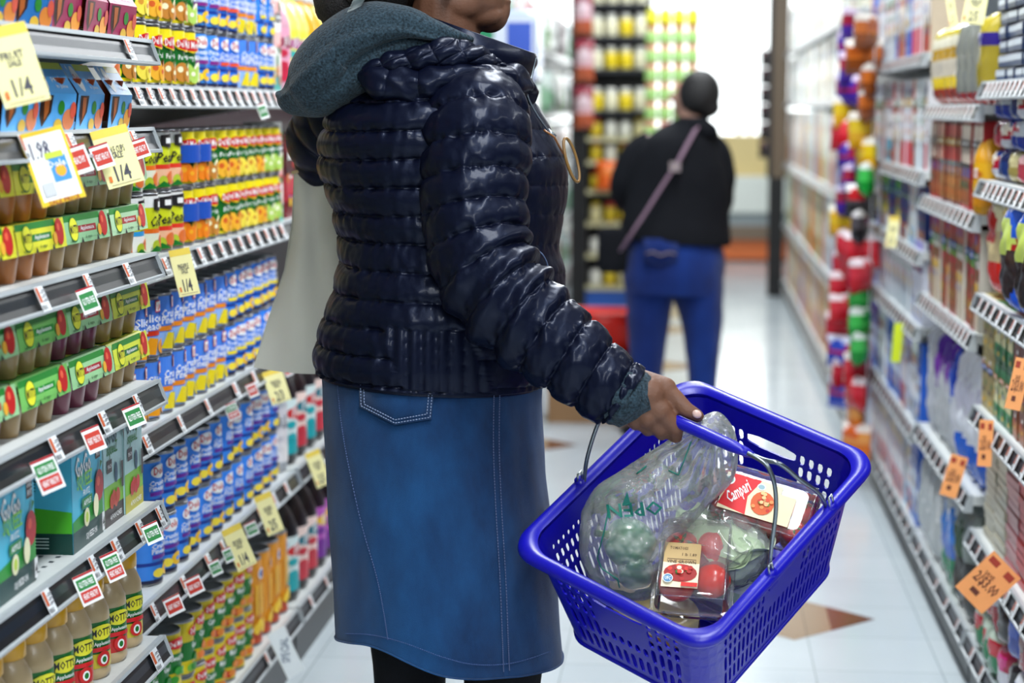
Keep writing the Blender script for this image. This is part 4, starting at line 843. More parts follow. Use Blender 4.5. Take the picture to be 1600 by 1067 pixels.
# clip strips of bags between the bays
def strip(Yc, z1, z0, seq, label, pitch=.085):
    st = M(); st.box((-.002, -.012, z0), (.002, .012, z1), hx('c8ccd0')); tag(st.build('clip_strip', 'plastic', None, (XR-.035, Yc, 0)), label, 'display strip')
    n = int((z1-z0)/pitch)
    for i in range(n):
        (k, lk) = seq[min(int(i/n*len(seq)), len(seq)-1)]
        place(k, (XR-.055-rnd(0, .02), Yc+rnd(-.05, .05), z1-.02-(i+1)*pitch), math.pi+rnd(-1.1, 1.1), '%s, %s from top on the %s' % (lk, ORD[i], 'farther strip' if Yc > 7.2 else 'nearer strip'), 'hanging bags on the '+('farther' if Yc > 7.2 else 'nearer')+' strip', 'bag')
HB = {k: (pbag('hanging_bag', .16, .125, .06, ([(0, .35, a), (.35, .7, b_), (.7, 1, c)], e), 120+i, 9, 9), l) for i, (k, a, b_, c, e, l) in enumerate((('br', '8a4a1c', 'c8702a', 'd8d0c8', 'b05a20', 'brown and orange bag'), ('ye', 'd8a818', 'e8c828', 'f0ece0', 'e8b818', 'yellow bag'), ('gr', '1f9a3a', '50c860', 'e8f0e8', '2aa848', 'green and white bag'), ('re', 'c01c2c', 'd83848', 'f0e0e4', 'e04a50', 'red and white bag'), ('bk', '2a2628', '5a5458', 'e8e4e4', 'c82a30', 'black and white bag'), ('bl', '2a48b8', 'c82848', 'dce0f0', '3a5ad0', 'blue and red bag'), ('or', 'd87820', 'e8a050', 'f4e8e0', 'e06a20', 'orange and white bag'), ('pu', '4a2a9a', 'a82a48', 'e0d0e8', '5a3ab0', 'purple and white bag')))}
strip(7.62, 1.72, .16, [HB[k] for k in ('pu', 'pu', 'pu', 'ye', 're', 'pu', 'pu', 'ye', 're', 're', 're', 're', 'bl', 're', 'bl')], 'clear strip of hanging bags at the start of the pale boxes')
strip(6.88, 1.66, .12, [HB[k] for k in ('br', 'br', 'br', 'ye', 'ye', 'gr', 'bk', 'bk', 're', 'gr', 'gr', 'gr', 're', 're', 'or', 'or')], 'clear strip of hanging bags in front of the white packets')
# orange tags
def g_orange(t):
    def gf(g, w, h):
        g.rect(-w/2, 0, w/2, h, hx('f0a868')); g.rect(-w*.42, h*.8, -w*.12, h*.93, hx('a83a1c')); g.rect(w*.14, h*.78, w*.4, h*.92, hx('a83a1c')); g.text(t, 0, h*.45, .022, hx('6a3018'), w=w*.75); g.text('SAVE', -w*.1, h*.62, .008, hx('7a4020'), w=w*.3); g.rect(-w*.2, h*.16, w*.05, h*.26, hx('6a3018'))
    return gf
for (px, py, w, h, rl, X, lb) in ((1574, 882, .075, .105, -.75, XR-.03, 'large orange two dollar tag sticking out over the floor'), (1500, 712, .04, .10, -.22, XR-.03, 'narrow orange tag above the puffy white bags'), (1542, 656, .03, .10, .02, XR-.03, 'narrow orange tag under the biscuit packs'), (1600, 560, .03, .1, -.15, XR-.03, 'orange tag cut by the right edge of the photo')):
    o = card(w, h, g_orange('2/$3.00'), 'price tag', lb, X, px, py, -.35, roll=rl, side=-1)
for (px, py, w, h, rl, lb) in ((1530, -20, .05, .085, .1, 'wide pale yellow tag at the top right shelf'), (1482, -15, .02, .10, -.25, 'thin pale tag left of the wide yellow one'), (1398, 338, .035, .10, .05, 'pale yellow tag hanging before the indigo packets'), (1405, 505, .03, .12, 0, 'acid yellow strip tag hanging in the third bay')):
    o = card(w, h, g_yellow('2/5', 'SALE') if 'acid' not in lb else (lambda g, w, h: g.rect(-w/2, 0, w/2, h, hx('c8d800'))), 'price tag', lb, XR-.03, px, py, -.4, roll=-rl)

# ================================================================== far background
# left: bags on the far shelves
fb = [pbag('vegetable_bag', .26, .30, .12, ([(0, .5, a), (.5, 1, b_)], c), 150+i, 9, 10) for i, (a, b_, c) in enumerate((('c8d4c8', 'e0e8e0', 'f0f4f0'), ('a8c090', 'd8e0c8', 'e8ecd8'), ('d8c8c8', 'e8dcdc', 'c86a70'), ('8ab89a', 'c8dcd8', 'e8f4f0')))]
fbl = ['milky white bag', 'pale green bag', 'white bag with pink patch', 'mint green bag']
for j, z in enumerate((1.72, 1.32, .95, .55, .15)):
    for i in range(24):
        k = RR.randrange(4)
        place(fb[k], (XF-.08+rnd(-.02, .02), 10.35+i*.29, z), rnd(-.4, .4), '%s, %s from near end, %s of the far left bay' % (fbl[k], ORD[i], ('top shelf', 'second shelf', 'third shelf', 'fourth shelf', 'bottom deck')[j]), 'white bags on the far left shelves', 'bag')
# paper towel style packs stacked on the floor
pk = []
for c in (('c8d4ec', '4a6ac8', 'e0e8f4'), ('dfe8f4', 'a8c0e8', 'eaf0f8'), ('e0e8f0', '88a8e0', 'f0f4f8')):
    m = M(); m.rbox((-.16, -.2, 0), (.16, .2, .29), .03, hx(c[0]))
    g = G(); g.rect(-.15, .03, .15, .26, hx(c[2])); g.rect(-.13, .05, .02, .12, hx(c[1])); g.rect(.04, .06, .14, .24, hx(c[1])); g.ell(-.06, .19, .05, .03, hx('3a9a70')); g.put(m, on_plane((0, -.2005, 0), (1, 0, 0), (0, 0, 1)), eps=.001)
    g = G(); g.rect(-.19, .03, .19, .26, hx(c[2])); g.rect(-.15, .07, .1, .15, hx(c[1])); g.put(m, on_plane((.1605, 0, 0), (0, 1, 0), (0, 0, 1)), eps=.001)
    pk.append(m.build('paper_towel_pack', 'foil'))
for i in range(6): place(pk[(1, 2, 1, 2, 1, 0)[i]], (-.80+rnd(-.008, .008), 7.95, .0+i*.291), rnd(-.03, .03), 'blue and white wrapped pack, %s from the floor in the stack past the shopper' % ORD[i], 'wrapped packs stacked past the shopper', 'pack')
cb = M(); cb.box((-.2, -.15, 0), (.2, .15, .30), hx('9c7a55')); cb.box((-.2, -.02, .30), (.2, .02, .3008), hx('c8b080')); cb.box((-.12, -.1512, .1), (.12, -.15, .2), hx('6a4a30'))
tag(cb.build('cardboard_carton', 'paper', None, (-.42, 8.36, 0)), 'brown cardboard carton on the floor under the red basket', 'carton')
rbk = empty('shopping_basket', (-.40, 8.36, .3016), 'red plastic shopping basket standing on the cardboard carton', 'basket')
q = M(); P = [[(sx*(.16+.035*k/3), sy*(.11+.03*k/3), .055*k+.002) for sx, sy in ((-1, -1), (1, -1), (1, 1), (-1, 1))] for k in range(4)]
q.grid(P, hx('d8281c'), closeu=True, smooth=False); q.add(P[0], [(3, 2, 1, 0)], hx('b81c14')); me = solid(q, thick=.004); o = mesh_obj(me, 'shell', 'paint', rbk)
o.data.materials.clear(); material('red_plastic', .4, col=hx('e0301c')); o.data.materials.append(MAT['red_plastic'])
q = M(); q.tube([(-.2, -.145, .167), (.2, -.145, .167), (.2, .145, .167), (-.2, .145, .167)], .008, closed=True); o = q.build('rim', 'red_plastic', rbk)
q = M(); q.tube([(-.19, 0, .17), (-.15, .10, .172), (.15, .10, .172), (.19, 0, .17)], .006); q.build('handle', 'red_plastic', rbk)
# end display of jars facing the aisle
eg = empty('end_display', (-.38, 13.2, 0), 'end display shelf with rows of jars and bottles facing the aisle', 'shelving')
q = M(); q.box((-.42, .32, 0), (.08, .36, 2.6), hx('1c1c22')); q.build('back_panel', 'paint', eg)
q = M(); q.box((-.46, -.02, 0), (-.36, .34, 2.6), hx('0d0f14')); q.build('upright', 'paint', eg)
zE = (.14, .36, .58, .80, 1.0, 1.16, 1.34, 1.62, 1.84, 2.06)
for z in zE: q = M(); q.box((-.36, -.02, z-.03), (.06, .32, z), hx('c9c4a0') if z < 1.3 else hx('20242c')); q.build('shelf', 'paint', eg)
q = M(); q.box((-.36, 0, 0), (.06, .32, .11), hx('2a62b8')); q.build('base', 'paint', eg)
def ejar(name, body, lid, band, r=.045, h=.15):
    m = M(); m.lathe([(r*.9, 0), (r, .01), (r, h*.75), (r*.7, h*.84), (r*.7, h)], 14, hx(body), cols=[hx(body), hx(band), hx(body), hx(body)]); o = m.build(name, 'plastic')
    q = M(); q.lathe([(r*.78, h*.86), (r*.78, h), (r*.6, h*1.02)], 14, hx(lid)); q.build('lid', 'plastic', o); return o
EJ = [ejar('jar', 'e4e4d4', 'f0f0ea', 'e8e4c8'), ejar('jar', 'e0dcb0', 'f0f0ea', 'e8d020'), ejar('jar', '8a3a20', 'b8281c', 'd8c030', .04, .13), ejar('jar', 'b8a878', 'd8c020', 'e8e0b0', .04, .13), ejar('jar', 'c8c8c0', '2a2a30', 'e8e8e0', .04, .13)]
EL = ['white lidded jar', 'white jar with yellow label', 'brown sauce jar', 'tan jar with yellow lid', 'grey jar with dark lid']
for j, z in enumerate(zE):
    for i in range(4):
        k = RR.choice((0, 1, 0)) if z > 1.3 else RR.choice((2, 3, 4))
        place(EJ[k], (-.38-.29+i*.10, 13.25, z), RR.uniform(0, 6), '%s, %s from left, shelf %s from below on end display' % (EL[k], ORD[i], ORD[j]), 'jars on the end display', 'jar')
og = pbag('orange_bag', .2, .2, .08, ([(0, 1, 'f07020')], 'f89040'), 190)
place(og, (-.56, 13.12, .80), -1.5, 'bright orange bag on the end display beside the second shopper', None, 'bag')
# stacked cases to the right of it
GJ = [ejar('sauce_jar', 'eab8a0', 'e8705a', 'a8d080', .042, .118)]
cs = M(); cs.box((-.19, -.12, 0), (.19, .2, .66), hx('d8c8a8')); tag(cs.build('display_case', 'paper', None, (-.15, 12.6, 0)), 'cream display case under the pyramid of pink lidded jars', 'box')
for t in range(10):
    for i in range(4):
        place(GJ[0], (-.28+i*.088, 12.56, .662+t*.122), 0, 'pink lidded green label jar, %s row up, %s from left' % (ORD[t], ORD[i]), 'pink lidded jars stacked beyond the second shopper', 'jar')
GB = ejar('olive_jar', '4a6a3a', 'd8d83a', 'e8dc30', .042, .11)
for i in range(4): place(GB, (-.28+i*.088, 12.56, .662+10*.122), 0, 'olive jar with yellow band topping the pink stack, %s from left' % ORD[i], 'olive jars on top of the stack', 'jar')
# hanging red packets left of the end display and dark ones at the right
hr = pbag('hanging_packet', .13, .28, .05, ([(0, .35, 'b86040'), (.35, .7, 'd8b0b8'), (.7, 1, 'a04050')], 'e0c8d0'), 201)
for i, (x, z) in enumerate(((-.735, 1.22), (-.735, 1.53), (-.745, 1.84))): place(hr, (x, 12.95, z), -1.57, 'red and pink packet hung on the black post, %s from the bottom' % ORD[i], 'packets hung on the black post', 'packet')
q = M(); q.box((-.012, -.01, 0), (.012, .01, 2.3), hx('101014')); tag(q.build('display_post', 'paint', None, (-.735, 13.02, 0)), 'thin black post carrying the hung red packets', 'post')
dk = pbag('hanging_packet', .1, .12, .05, ([(0, .6, '2a1a22'), (.6, 1, '5a1c20')], '3a2028'), 202)
for i in range(6): place(dk, (.515, 14.03, 1.0+i*.13), -1.57, 'small dark packet hung on the far end panel, %s from the bottom' % ORD[i], 'dark packets hung on the far end panel', 'packet')
# ================================================================== the shopper in the quilted jacket
def P(px, py, D): return C0+ray(px, py)*D
def loft(rings, ns=72, nl=200, disp=None, cap0=True, cap1=True, ex=2.0, yax=(0, 1, 0)):
    """rings: (lx,ly,rx,ry,D,yh) pixel left/right edge at depth D, half depth yh"""
    R_ = catmull([list(P(a, b, D))+list(P(c, d, D))+[yh] for a, b, c, d, D, yh in rings], nl); m = M(); G_ = []; ya = np.array(yax, float)
    cen = (R_[:, :3]+R_[:, 3:6])/2; A = (R_[:, 3:6]-R_[:, :3])/2
    ds = np.r_[0, np.cumsum(np.linalg.norm(np.diff(cen, axis=0), axis=1))]
    for i in range(nl):
        row = []
        for k in range(ns):
            t = 2*math.pi*k/ns; c, s_ = math.cos(t), math.sin(t)
            c2 = math.copysign(abs(c)**(2/ex), c); s2 = math.copysign(abs(s_)**(2/ex), s_)
            p = cen[i]+A[i]*c2+ya*R_[i, 6]*s2
            nrm = A[i]/np.linalg.norm(A[i])*c+ya*s_
            if disp: p = p+nrm*disp(i/(nl-1), t, ds[i], p)
            row.append(tuple(p))
        G_.append(row)
    m.grid(G_, closeu=True, flip=True)
    for r_, fl_, on in ((G_[0], 1, cap0), (G_[-1], 0, cap1)):
        if on:
            c = np.mean(np.array(r_), 0); o = len(m.v)
            m.add(r_+[tuple(c)], [((k+1) % ns, k, ns) if not fl_ else (k, (k+1) % ns, ns) for k in range(ns)], smooth=True)
    return m
def puff(s, pitch, amp, ph=0): return amp*(abs(math.sin(math.pi*(s/pitch+ph)))**.33-.7)
def seamness(s, pitch, ph=0): return math.exp(-(abs(math.sin(math.pi*(s/pitch+ph)))/.45)**2)
def pucker(s, pitch, t, p, amp, ph=0, k=55):
    q = seamness(s, pitch, ph)
    return amp*(.25+q)*N3(p[0]*k*1.5, p[1]*k*1.5, p[2]*26)+amp*.55*N3(p[0]*k*3, p[1]*k*3, p[2]*60)*(.3+q)+amp*.8*N3(p[0]*11, p[1]*11, p[2]*15)

W_ = empty('person', tuple(WZ(700, 1500, 0)[:2])+(0,), 'woman in navy quilted jacket and denim skirt holding the blue basket', 'person')
wl = Vector(W_.location)
def adopt(o, par): 
    o.parent = par; o.matrix_parent_inverse = Matrix.Translation(-Vector(par.location)) if par.parent is None else Matrix.Identity(4); return o

# --- basket frame (needed for the grip)
cr_, cu_, cbk = Rm[:, 0], Rm[:, 1], Rm[:, 2]
v1 = cr_*.255-cu_*.113+cbk*.179; v2 = -cr_*.27-cu_*.238+cbk*.235
bx = v2/np.linalg.norm(v2); v1 = v1-bx*np.dot(v1, bx); by = v1/np.linalg.norm(v1); bn = np.cross(bx, by)
BO = P(1087, 789, 3.0)
BM = Matrix(((bx[0], by[0], bn[0], BO[0]), (bx[1], by[1], bn[1], BO[1]), (bx[2], by[2], bn[2], BO[2]), (0, 0, 0, 1)))
def bar(y): return np.array(BM @ Vector((0, y, .165)))
def depth(p): return float(-(Rm.T @ (np.array(p)-C0))[2])
BD = depth(bar(-.05))

# --- body, one continuous surface
def blob_body(voxel, smooth, parts, ell):
    m = M()
    for (p0, r0, p1, r1) in parts: m.cap(p0, r0, p1, r1)
    for (c, r, rot) in ell: m.sph(c, r, rot=rot, n=20)
    return solid(m, voxel=voxel, smooth=smooth)
D0 = 3.17
hd = Matrix.Rotation(math.radians(-22), 3, 'Z')            # face turned towards +X, slightly towards the far side is positive
def HP(x, y, z):                                          # head space: x forward (right in the photo), y left, z up from chin
    a = math.radians(14); q = Vector((x*math.cos(a)-y*math.sin(a), x*math.sin(a)+y*math.cos(a), z))
    return Vector(P(792, 53, D0))+q
hr_ = Matrix.Rotation(math.radians(14), 3, 'Z')
ells = [(HP(-.056, 0, .052), (.056, .054, .042), hr_), (HP(-.014, 0, .040), (.020, .027, .026), hr_), (HP(-.045, -.028, .030), (.034, .018, .020), hr_), (HP(-.045, .028, .030), (.034, .018, .020), hr_), (HP(-.082, -.046, .048), (.036, .016, .026), hr_), (HP(-.082, .046, .048), (.036, .016, .026), hr_),
        (HP(-.095, 0, .135), (.095, .077, .100), hr_), (HP(-.062, 0, .075), (.066, .062, .075), hr_), (HP(-.028, 0, .032), (.031, .036, .031), hr_),
        (HP(-.085, -.030, .045), (.050, .022, .035), hr_), (HP(-.085, .030, .045), (.050, .022, .035), hr_),
        (HP(-.006, 0, .052), (.013, .027, .007), hr_), (HP(-.003, 0, .066), (.012, .025, .007), hr_), (HP(-.03, -.036, .078), (.022, .018, .022), hr_), (HP(-.03, .036, .078), (.022, .018, .022), hr_),
        (HP(.006, 0, .088), (.017, .016, .012), hr_), (HP(-.002, 0, .108), (.010, .010, .026), hr_), (HP(-.012, 0, .128), (.022, .055, .010), hr_), (HP(-.02, -.03, .115), (.012, .016, .010), hr_), (HP(-.02, .03, .115), (.012, .016, .010), hr_),
        (HP(-.105, -.074, .095), (.018, .008, .032), hr_), (HP(-.105, .074, .095), (.018, .008, .032), hr_), (HP(-.108, -.072, .066), (.009, .007, .012), hr_)]
neck0 = HP(-.10, 0, .05); neck1 = Vector(P(690, 140, D0))
cap_ = [(neck0, .058, neck1, .06), (neck1, .07, P(690, 300, D0), .12), (P(690, 300, D0), .12, P(680, 520, D0), .115), (P(680, 520, D0), .12, P(685, 650, D0), .125),
        (P(750, 165, 3.06), .05, P(745, 425, 3.02), .043), (P(745, 425, 3.02), .043, P(900, 560, 2.96), .034), (P(900, 560, 2.96), .034, P(985, 606, BD-.01), .025),
        (P(560, 180, 3.3), .05, P(500, 240, 3.38), .042), (P(500, 240, 3.38), .04, P(620, 330, 3.42), .03),
        (P(650, 700, 3.22), .075, P(640, 1010, 3.25), .05), (P(640, 1010, 3.25), .05, tuple(P(640, 1010, 3.25)[:2])+(.09,), .036),
        (P(755, 700, 3.13), .075, P(785, 1040, 3.14), .052), (P(785, 1040, 3.14), .05, tuple(P(785, 1040, 3.14)[:2])+(.09,), .036)]
Q = lambda px, py, d: tuple(P(px, py, BD+d))
hand = [(Q(985, 606, -.008), .024, Q(1012, 618, -.010), .025), (Q(1000, 618, -.008), .024, Q(1030, 642, -.018), .0165), (Q(992, 622, -.006), .023, Q(1012, 652, -.016), .0155), (Q(985, 618, -.0), .021, Q(994, 654, -.008), .0145), (Q(980, 612, .004), .019, Q(981, 648, .0), .013),
        # index
        (Q(1030, 642, -.018), .0145, Q(1056, 668, -.012), .0105), (Q(1056, 668, -.012), .0105, Q(1056, 682, .006), .0092), (Q(1056, 682, .006), .0092, Q(1046, 676, .020), .0082),
        # middle
        (Q(1012, 652, -.016), .013, Q(1032, 671, -.008), .0102), (Q(1032, 671, -.008), .0102, Q(1034, 678, .010), .009), (Q(1034, 678, .010), .009, Q(1024, 668, .022), .008),
        (Q(994, 654, -.008), .0125, Q(1010, 667, .0), .0098), (Q(1010, 667, .0), .0098, Q(1012, 672, .014), .0088), (Q(1012, 672, .014), .0088, Q(1004, 662, .024), .0078),
        (Q(981, 648, .0), .0115, Q(990, 660, .006), .0088), (Q(990, 660, .006), .0088, Q(993, 664, .018), .0078), (Q(993, 664, .018), .0078, Q(986, 656, .026), .007),
        # thumb
        (Q(1000, 596, .002), .017, Q(1040, 606, -.004), .0145), (Q(1030, 605, -.004), .0155, Q(1052, 620, -.006), .0125), (Q(1052, 620, -.006), .0125, Q(1072, 640, -.012), .0105), (Q(1072, 640, -.012), .0108, Q(1090, 650, -.014), .0088)]
hand = [(a, r0*1.16, b, r1*1.16) for a, r0, b, r1 in hand]
body = blob_body(.0028, 5, cap_+hand, ells)
bo = adopt(mesh_obj(body, 'body', 'skin'), W_)
# hose: the legs below the skirt are dark tights and shoes
def leg(rings): return loft(rings, 28, 40)
fb_ = P(640, 1010, 3.25); fr_ = P(785, 1040, 3.14)
for (b, sx) in ((fb_, 0), (fr_, 0)):
    m = M(); prof = [(b+np.array([0, 0, .12]), .085), (b, .066), (b-np.array([0, 0, .06]), .060), (b-np.array([.0, 0, .13]), .062), (np.array([b[0], b[1], .11]), .043), (np.array([b[0], b[1], .075]), .042)]
    m.tube([tuple(p) for p, r in prof], [r for p, r in prof], 24)
    me = solid(m, sub=1); adopt(mesh_obj(me, 'tights', 'black_cloth'), W_)
    m = M(); m.cap((b[0]-.03, b[1], .045), .043, (b[0]+.12, b[1]+.05, .032), .03); m.box((b[0]-.07, b[1]-.04, 0.001), (b[0]+.15, b[1]+.06, .02))
    me = solid(m, voxel=.008, smooth=6); adopt(mesh_obj(me, 'shoe', 'black_cloth'), W_)
# nail
m = M(); nc = Vector(Q(1089, 647, -.0262)); m.sph(nc, (.0075, .0035, .0062), n=14, rot=Matrix.Rotation(.5, 3, 'Y')); adopt(m.build('thumb_nail', 'nail'), W_)
# hair: short dark curls with a bun over the hood
def curly(d): return .10*N3(d.x*9, d.y*9, d.z*9)
m = M(); m.sph(HP(-.125, 0, .165), (.092, .092, .092), n=40, disp=curly); m.sph(HP(-.215, 0, .10), (.075, .075, .085), n=36, disp=curly); m.sph(HP(-.265, .02, .055), (.052, .05, .055), n=30, disp=curly)
adopt(m.build('hair', 'hair'), W_)
# pale ribbed band crossing the hair
pts = catmull([P(548, 24, 3.02), P(557, 8, 3.02), P(566, -12, 3.0), P(590, -60, 3.02), P(640, -100, 3.05)], 40); m = M()
Pg = [[tuple(p+np.array([-.0105, -.001, -.004])*(1)+np.array([0, -.0012*math.sin(i*2.2), 0])), tuple(p+np.array([0, -.004-.0012*math.sin(i*2.2), 0])), tuple(p+np.array([.0105, -.001, .004]))] for i, p in enumerate(pts)]
m.grid(Pg, hx('a8b2b2')); me = solid(m, thick=.0016); o = mesh_obj(me, 'head_strap', 'paper'); adopt(o, W_)

# --- denim skirt
SK = [(506, 560, 846, 585, 3.17, .165), (507, 620, 843, 630, 3.17, .17), (511, 700, 850, 710, 3.17, .175), (518, 800, 861, 810, 3.17, .175), (526, 900, 870, 920, 3.17, .175), (531, 980, 877, 1010, 3.17, .175), (533, 997, 879, 1027, 3.17, .175)]
def skd(t, th, s, p): return .004*math.sin(th*5+p[2]*7)*t+.0035*N3(p[0]*9, p[1]*9, p[2]*5)+.002*N3(p[0]*30, p[1]*30, p[2]*14)+(.002 if t > .965 else 0)
def hemdrop(m):                                            # the hem hangs lowest on the near side
    zt = max(v[2] for v in m.v); zb = min(v[2] for v in m.v)
    m.v = [(x, y, z-.032*max(0, (zt-z)/(zt-zb)-.55)/.45*max(0, math.cos((x+.36)/.2*1.2))*(1 if y < 3.2 else .3)) for x, y, z in m.v]; return m
sk = loft(SK, 120, 110, skd, cap0=False, cap1=False)
xh = P(590, 1010, 3.05)[0]; zt = sk.v[0][2]; zb = min(v[2] for v in sk.v)
sk.v = [(x, y, z+.034*max(0, (zt-z)/(zt-zb)-.3)/.7*math.exp(-((x-xh)/.085)**2)*(1 if y < 3.2 else 0)) for x, y, z in sk.v]
me = solid(sk, thick=.003)
sko = adopt(mesh_obj(me, 'skirt', 'denim'), W_)
SKG = np.array(sk.v[:110*120]).reshape(110, 120, 3)
def on_skirt(px, py, off=.0035):                          # nearest front point of the skirt mesh seen at that pixel
    d = ray(px, py); g = SKG.reshape(-1, 3); rel = g-C0; dep = rel @ (-Rm[:, 2]); pr = rel/dep[:, None]; tgt = d
    e = np.linalg.norm(pr-tgt, axis=1)+(g[:, 1] > 3.2)*1; i = int(np.argsort(e)[0]); idx = np.argsort(e)[:6]
    D = float(np.min(dep[idx])); return C0+d*(D-off-.002)
def stitch(pl, name='stitching', w=.0009, n=None, mat='paper', col='b9a07e', dashed=True, par=None):
    pts = catmull([on_skirt(*p) for p in pl], n or max(6, int(len(pl)*16))); m = M()
    for i in range(0, len(pts)-1, 1):
        a, b = pts[i], pts[i+1]; 
        if dashed: b = a+(b-a)*.7
        m.tube([a, b], w, 5, hx(col))
    o = m.build(name, mat); adopt(o, W_); return o
stitch([(527, 600), (533, 660), (545, 730), (565, 820), (588, 900), (600, 960), (606, 1000)], col='4c618c', n=110)
stitch([(772, 612), (771, 700), (775, 800), (781, 900), (785, 1000), (787, 1050)], col='5a688c', n=110)
stitch([(781, 612), (780, 700), (784, 800), (790, 900), (794, 1000), (796, 1048)], col='5a688c', n=110)
stitch([(540, 990), (580, 992), (630, 1004), (690, 1026), (740, 1038), (800, 1036), (860, 1018)], col='3f5a8a', n=110)
pk_ = M(); outl = [(561, 592), (562, 636), (617, 664), (674, 655), (679, 604)]
c0_ = on_skirt(620, 628, .006)
pts = [on_skirt(x, y, .0055) for x, y in outl]; pk_.add(pts+[c0_], [(5, (i+1) % 5, i) for i in range(5)], smooth=True)
me = solid(pk_, thick=.002); adopt(mesh_obj(me, 'back_pocket', 'denim'), W_)
for off in (0, 5):
    pl = [(563+off, 592), (564+off, 634-off*.5), (617, 661-off), (672-off, 652-off), (676-off, 604)]
    m = M()
    for a, b in zip(pl[:-1], pl[1:]):
        A_, B_ = on_skirt(*a, .0075), on_skirt(*b, .0075); n = max(4, int(np.linalg.norm(B_-A_)/.0045))
        for i in range(n): m.tube([A_+(B_-A_)*i/n, A_+(B_-A_)*(i+.68)/n], .0009, 5, hx('8394b4'))
    adopt(m.build('pocket_stitching', 'paper'), W_)

# --- quilted jacket
JK = [(499, 583, 848, 606, 3.17, .180), (496, 560, 853, 588, 3.17, .186), (498, 540, 856, 565, 3.17, .190), (506, 500, 866, 520, 3.17, .192), (522, 450, 880, 470, 3.17, .188), (531, 405, 882, 425, 3.17, .180), (532, 370, 873, 388, 3.17, .174),
      (524, 335, 880, 345, 3.17, .180), (511, 290, 886, 295, 3.17, .190), (503, 250, 884, 252, 3.17, .197), (503, 215, 868, 218, 3.17, .203), (513, 182, 852, 186, 3.17, .205), (540, 155, 834, 158, 3.17, .195), (585, 130, 812, 132, 3.17, .15), (625, 108, 790, 108, 3.17, .10), (650, 95, 770, 96, 3.17, .07)]
pj = .0455
def jkd(t, th, s, p):
    x = p[0]; near = math.sin(th) < -.2
    if t < .018: return -.004
    if near and .035 < t < .22 and -.47 < x+(p[2]-.98)*.35 < -.335:        # vertical ribs of the side panel
        return .006*(abs(math.sin(math.pi*x/.022))**.5-.6)
    ss = s-.012+.004*math.sin(th*2)+.0035*N3(x*7, p[1]*7, 1)
    fr_on = min(1, max(0, (math.cos(th)-.35)/.3)); back = 1-.75*fr_on
    return puff(ss, pj, .0125*back)+pucker(ss, pj, th, p, .0055*(1-.5*fr_on))
jk = loft(JK, 260, 330, jkd, cap0=False)
jko = adopt(mesh_obj(solid(jk), 'jacket', 'nylon'), W_)
# sleeves: path of (cx,cy,D,r_px) with half width square to the path
def limb(path, ns=110, nl=330, disp=None, yr=1.0, cap0=True, cap1=True):
    Pp = catmull([list(P(a, b, D))+[r*D/F] for a, b, D, r in path], nl); m = M(); G_ = []
    ds = np.r_[0, np.cumsum(np.linalg.norm(np.diff(Pp[:, :3], axis=0), axis=1))]
    vd = -Rm[:, 2]
    for i in range(nl):
        T = Pp[min(i+3, nl-1), :3]-Pp[max(i-3, 0), :3]; T /= np.linalg.norm(T); C_ = vd-T*np.dot(vd, T); C_ /= np.linalg.norm(C_); A_ = np.cross(T, C_); row = []
        for k in range(ns):
            th = 2*math.pi*k/ns; n_ = A_*math.cos(th)+C_*math.sin(th); p = Pp[i, :3]+(A_*math.cos(th)+C_*math.sin(th)*yr)*Pp[i, 3]
            if disp: p = p+n_*disp(i/(nl-1), th, ds[i], p)
            row.append(tuple(p))
        G_.append(row)
    m.grid(G_, closeu=True)
    for r_, on, fl_ in ((G_[0], cap0, 1), (G_[-1], cap1, 0)):
        if on: c = np.mean(np.array(r_), 0); m.add(r_+[tuple(c)], [(k, (k+1) % ns, ns) if fl_ else ((k+1) % ns, k, ns) for k in range(ns)], smooth=True)
    return m
def slv(t, th, s, p):
    ss = s+.006*math.cos(th)+.003*N3(p[0]*9, p[1]*9, p[2]*4)
    d = puff(ss, .0475, .0130)+pucker(ss, .0475, th, p, .0065, k=45)
    elbow = math.exp(-((t-.56)/.12)**2)
    d += elbow*.006*math.sin(s*120+math.cos(th)*3)
    if t > .965: d = -.004
    return d*min(1, t*9)
SL = [(742, 128, 3.07, 42), (745, 160, 3.03, 74), (744, 210, 3.0, 84), (742, 270, 2.985, 84), (742, 330, 2.975, 82), (748, 385, 2.965, 80), (765, 430, 2.955, 80), (800, 478, 2.945, 78), (845, 520, 2.935, 72), (890, 556, 2.925, 66), (930, 588, 2.92, 60), (966, 612, 2.915, 56), (977, 620, 2.915, 55)]
adopt(mesh_obj(solid(limb(SL, disp=slv, yr=.9, cap1=False)), 'sleeve', 'nylon'), W_)
m = limb([(950, 600, 2.915, 40), (968, 612, 2.915, 48), (979, 619, 2.915, 51), (978, 618, 2.915, 45), (960, 607, 2.915, 38)], 90, 50, disp=lambda t, th, s, p: .0035*N3(p[0]*90, p[1]*90, p[2]*90), cap0=False, cap1=False)
adopt(mesh_obj(solid(m), 'hoodie_cuff', 'wool'), W_)
SLL = [(585, 165, 3.28, 50), (550, 178, 3.32, 66), (522, 200, 3.36, 66), (508, 228, 3.39, 58), (515, 262, 3.42, 46), (550, 300, 3.45, 42), (600, 330, 3.46, 38)]
adopt(mesh_obj(solid(limb(SLL, 80, 160, disp=lambda t, th, s, p: puff(s, .045, .010)+.003*N3(p[0]*20, p[1]*20, p[2]*20))), 'sleeve', 'nylon'), W_)
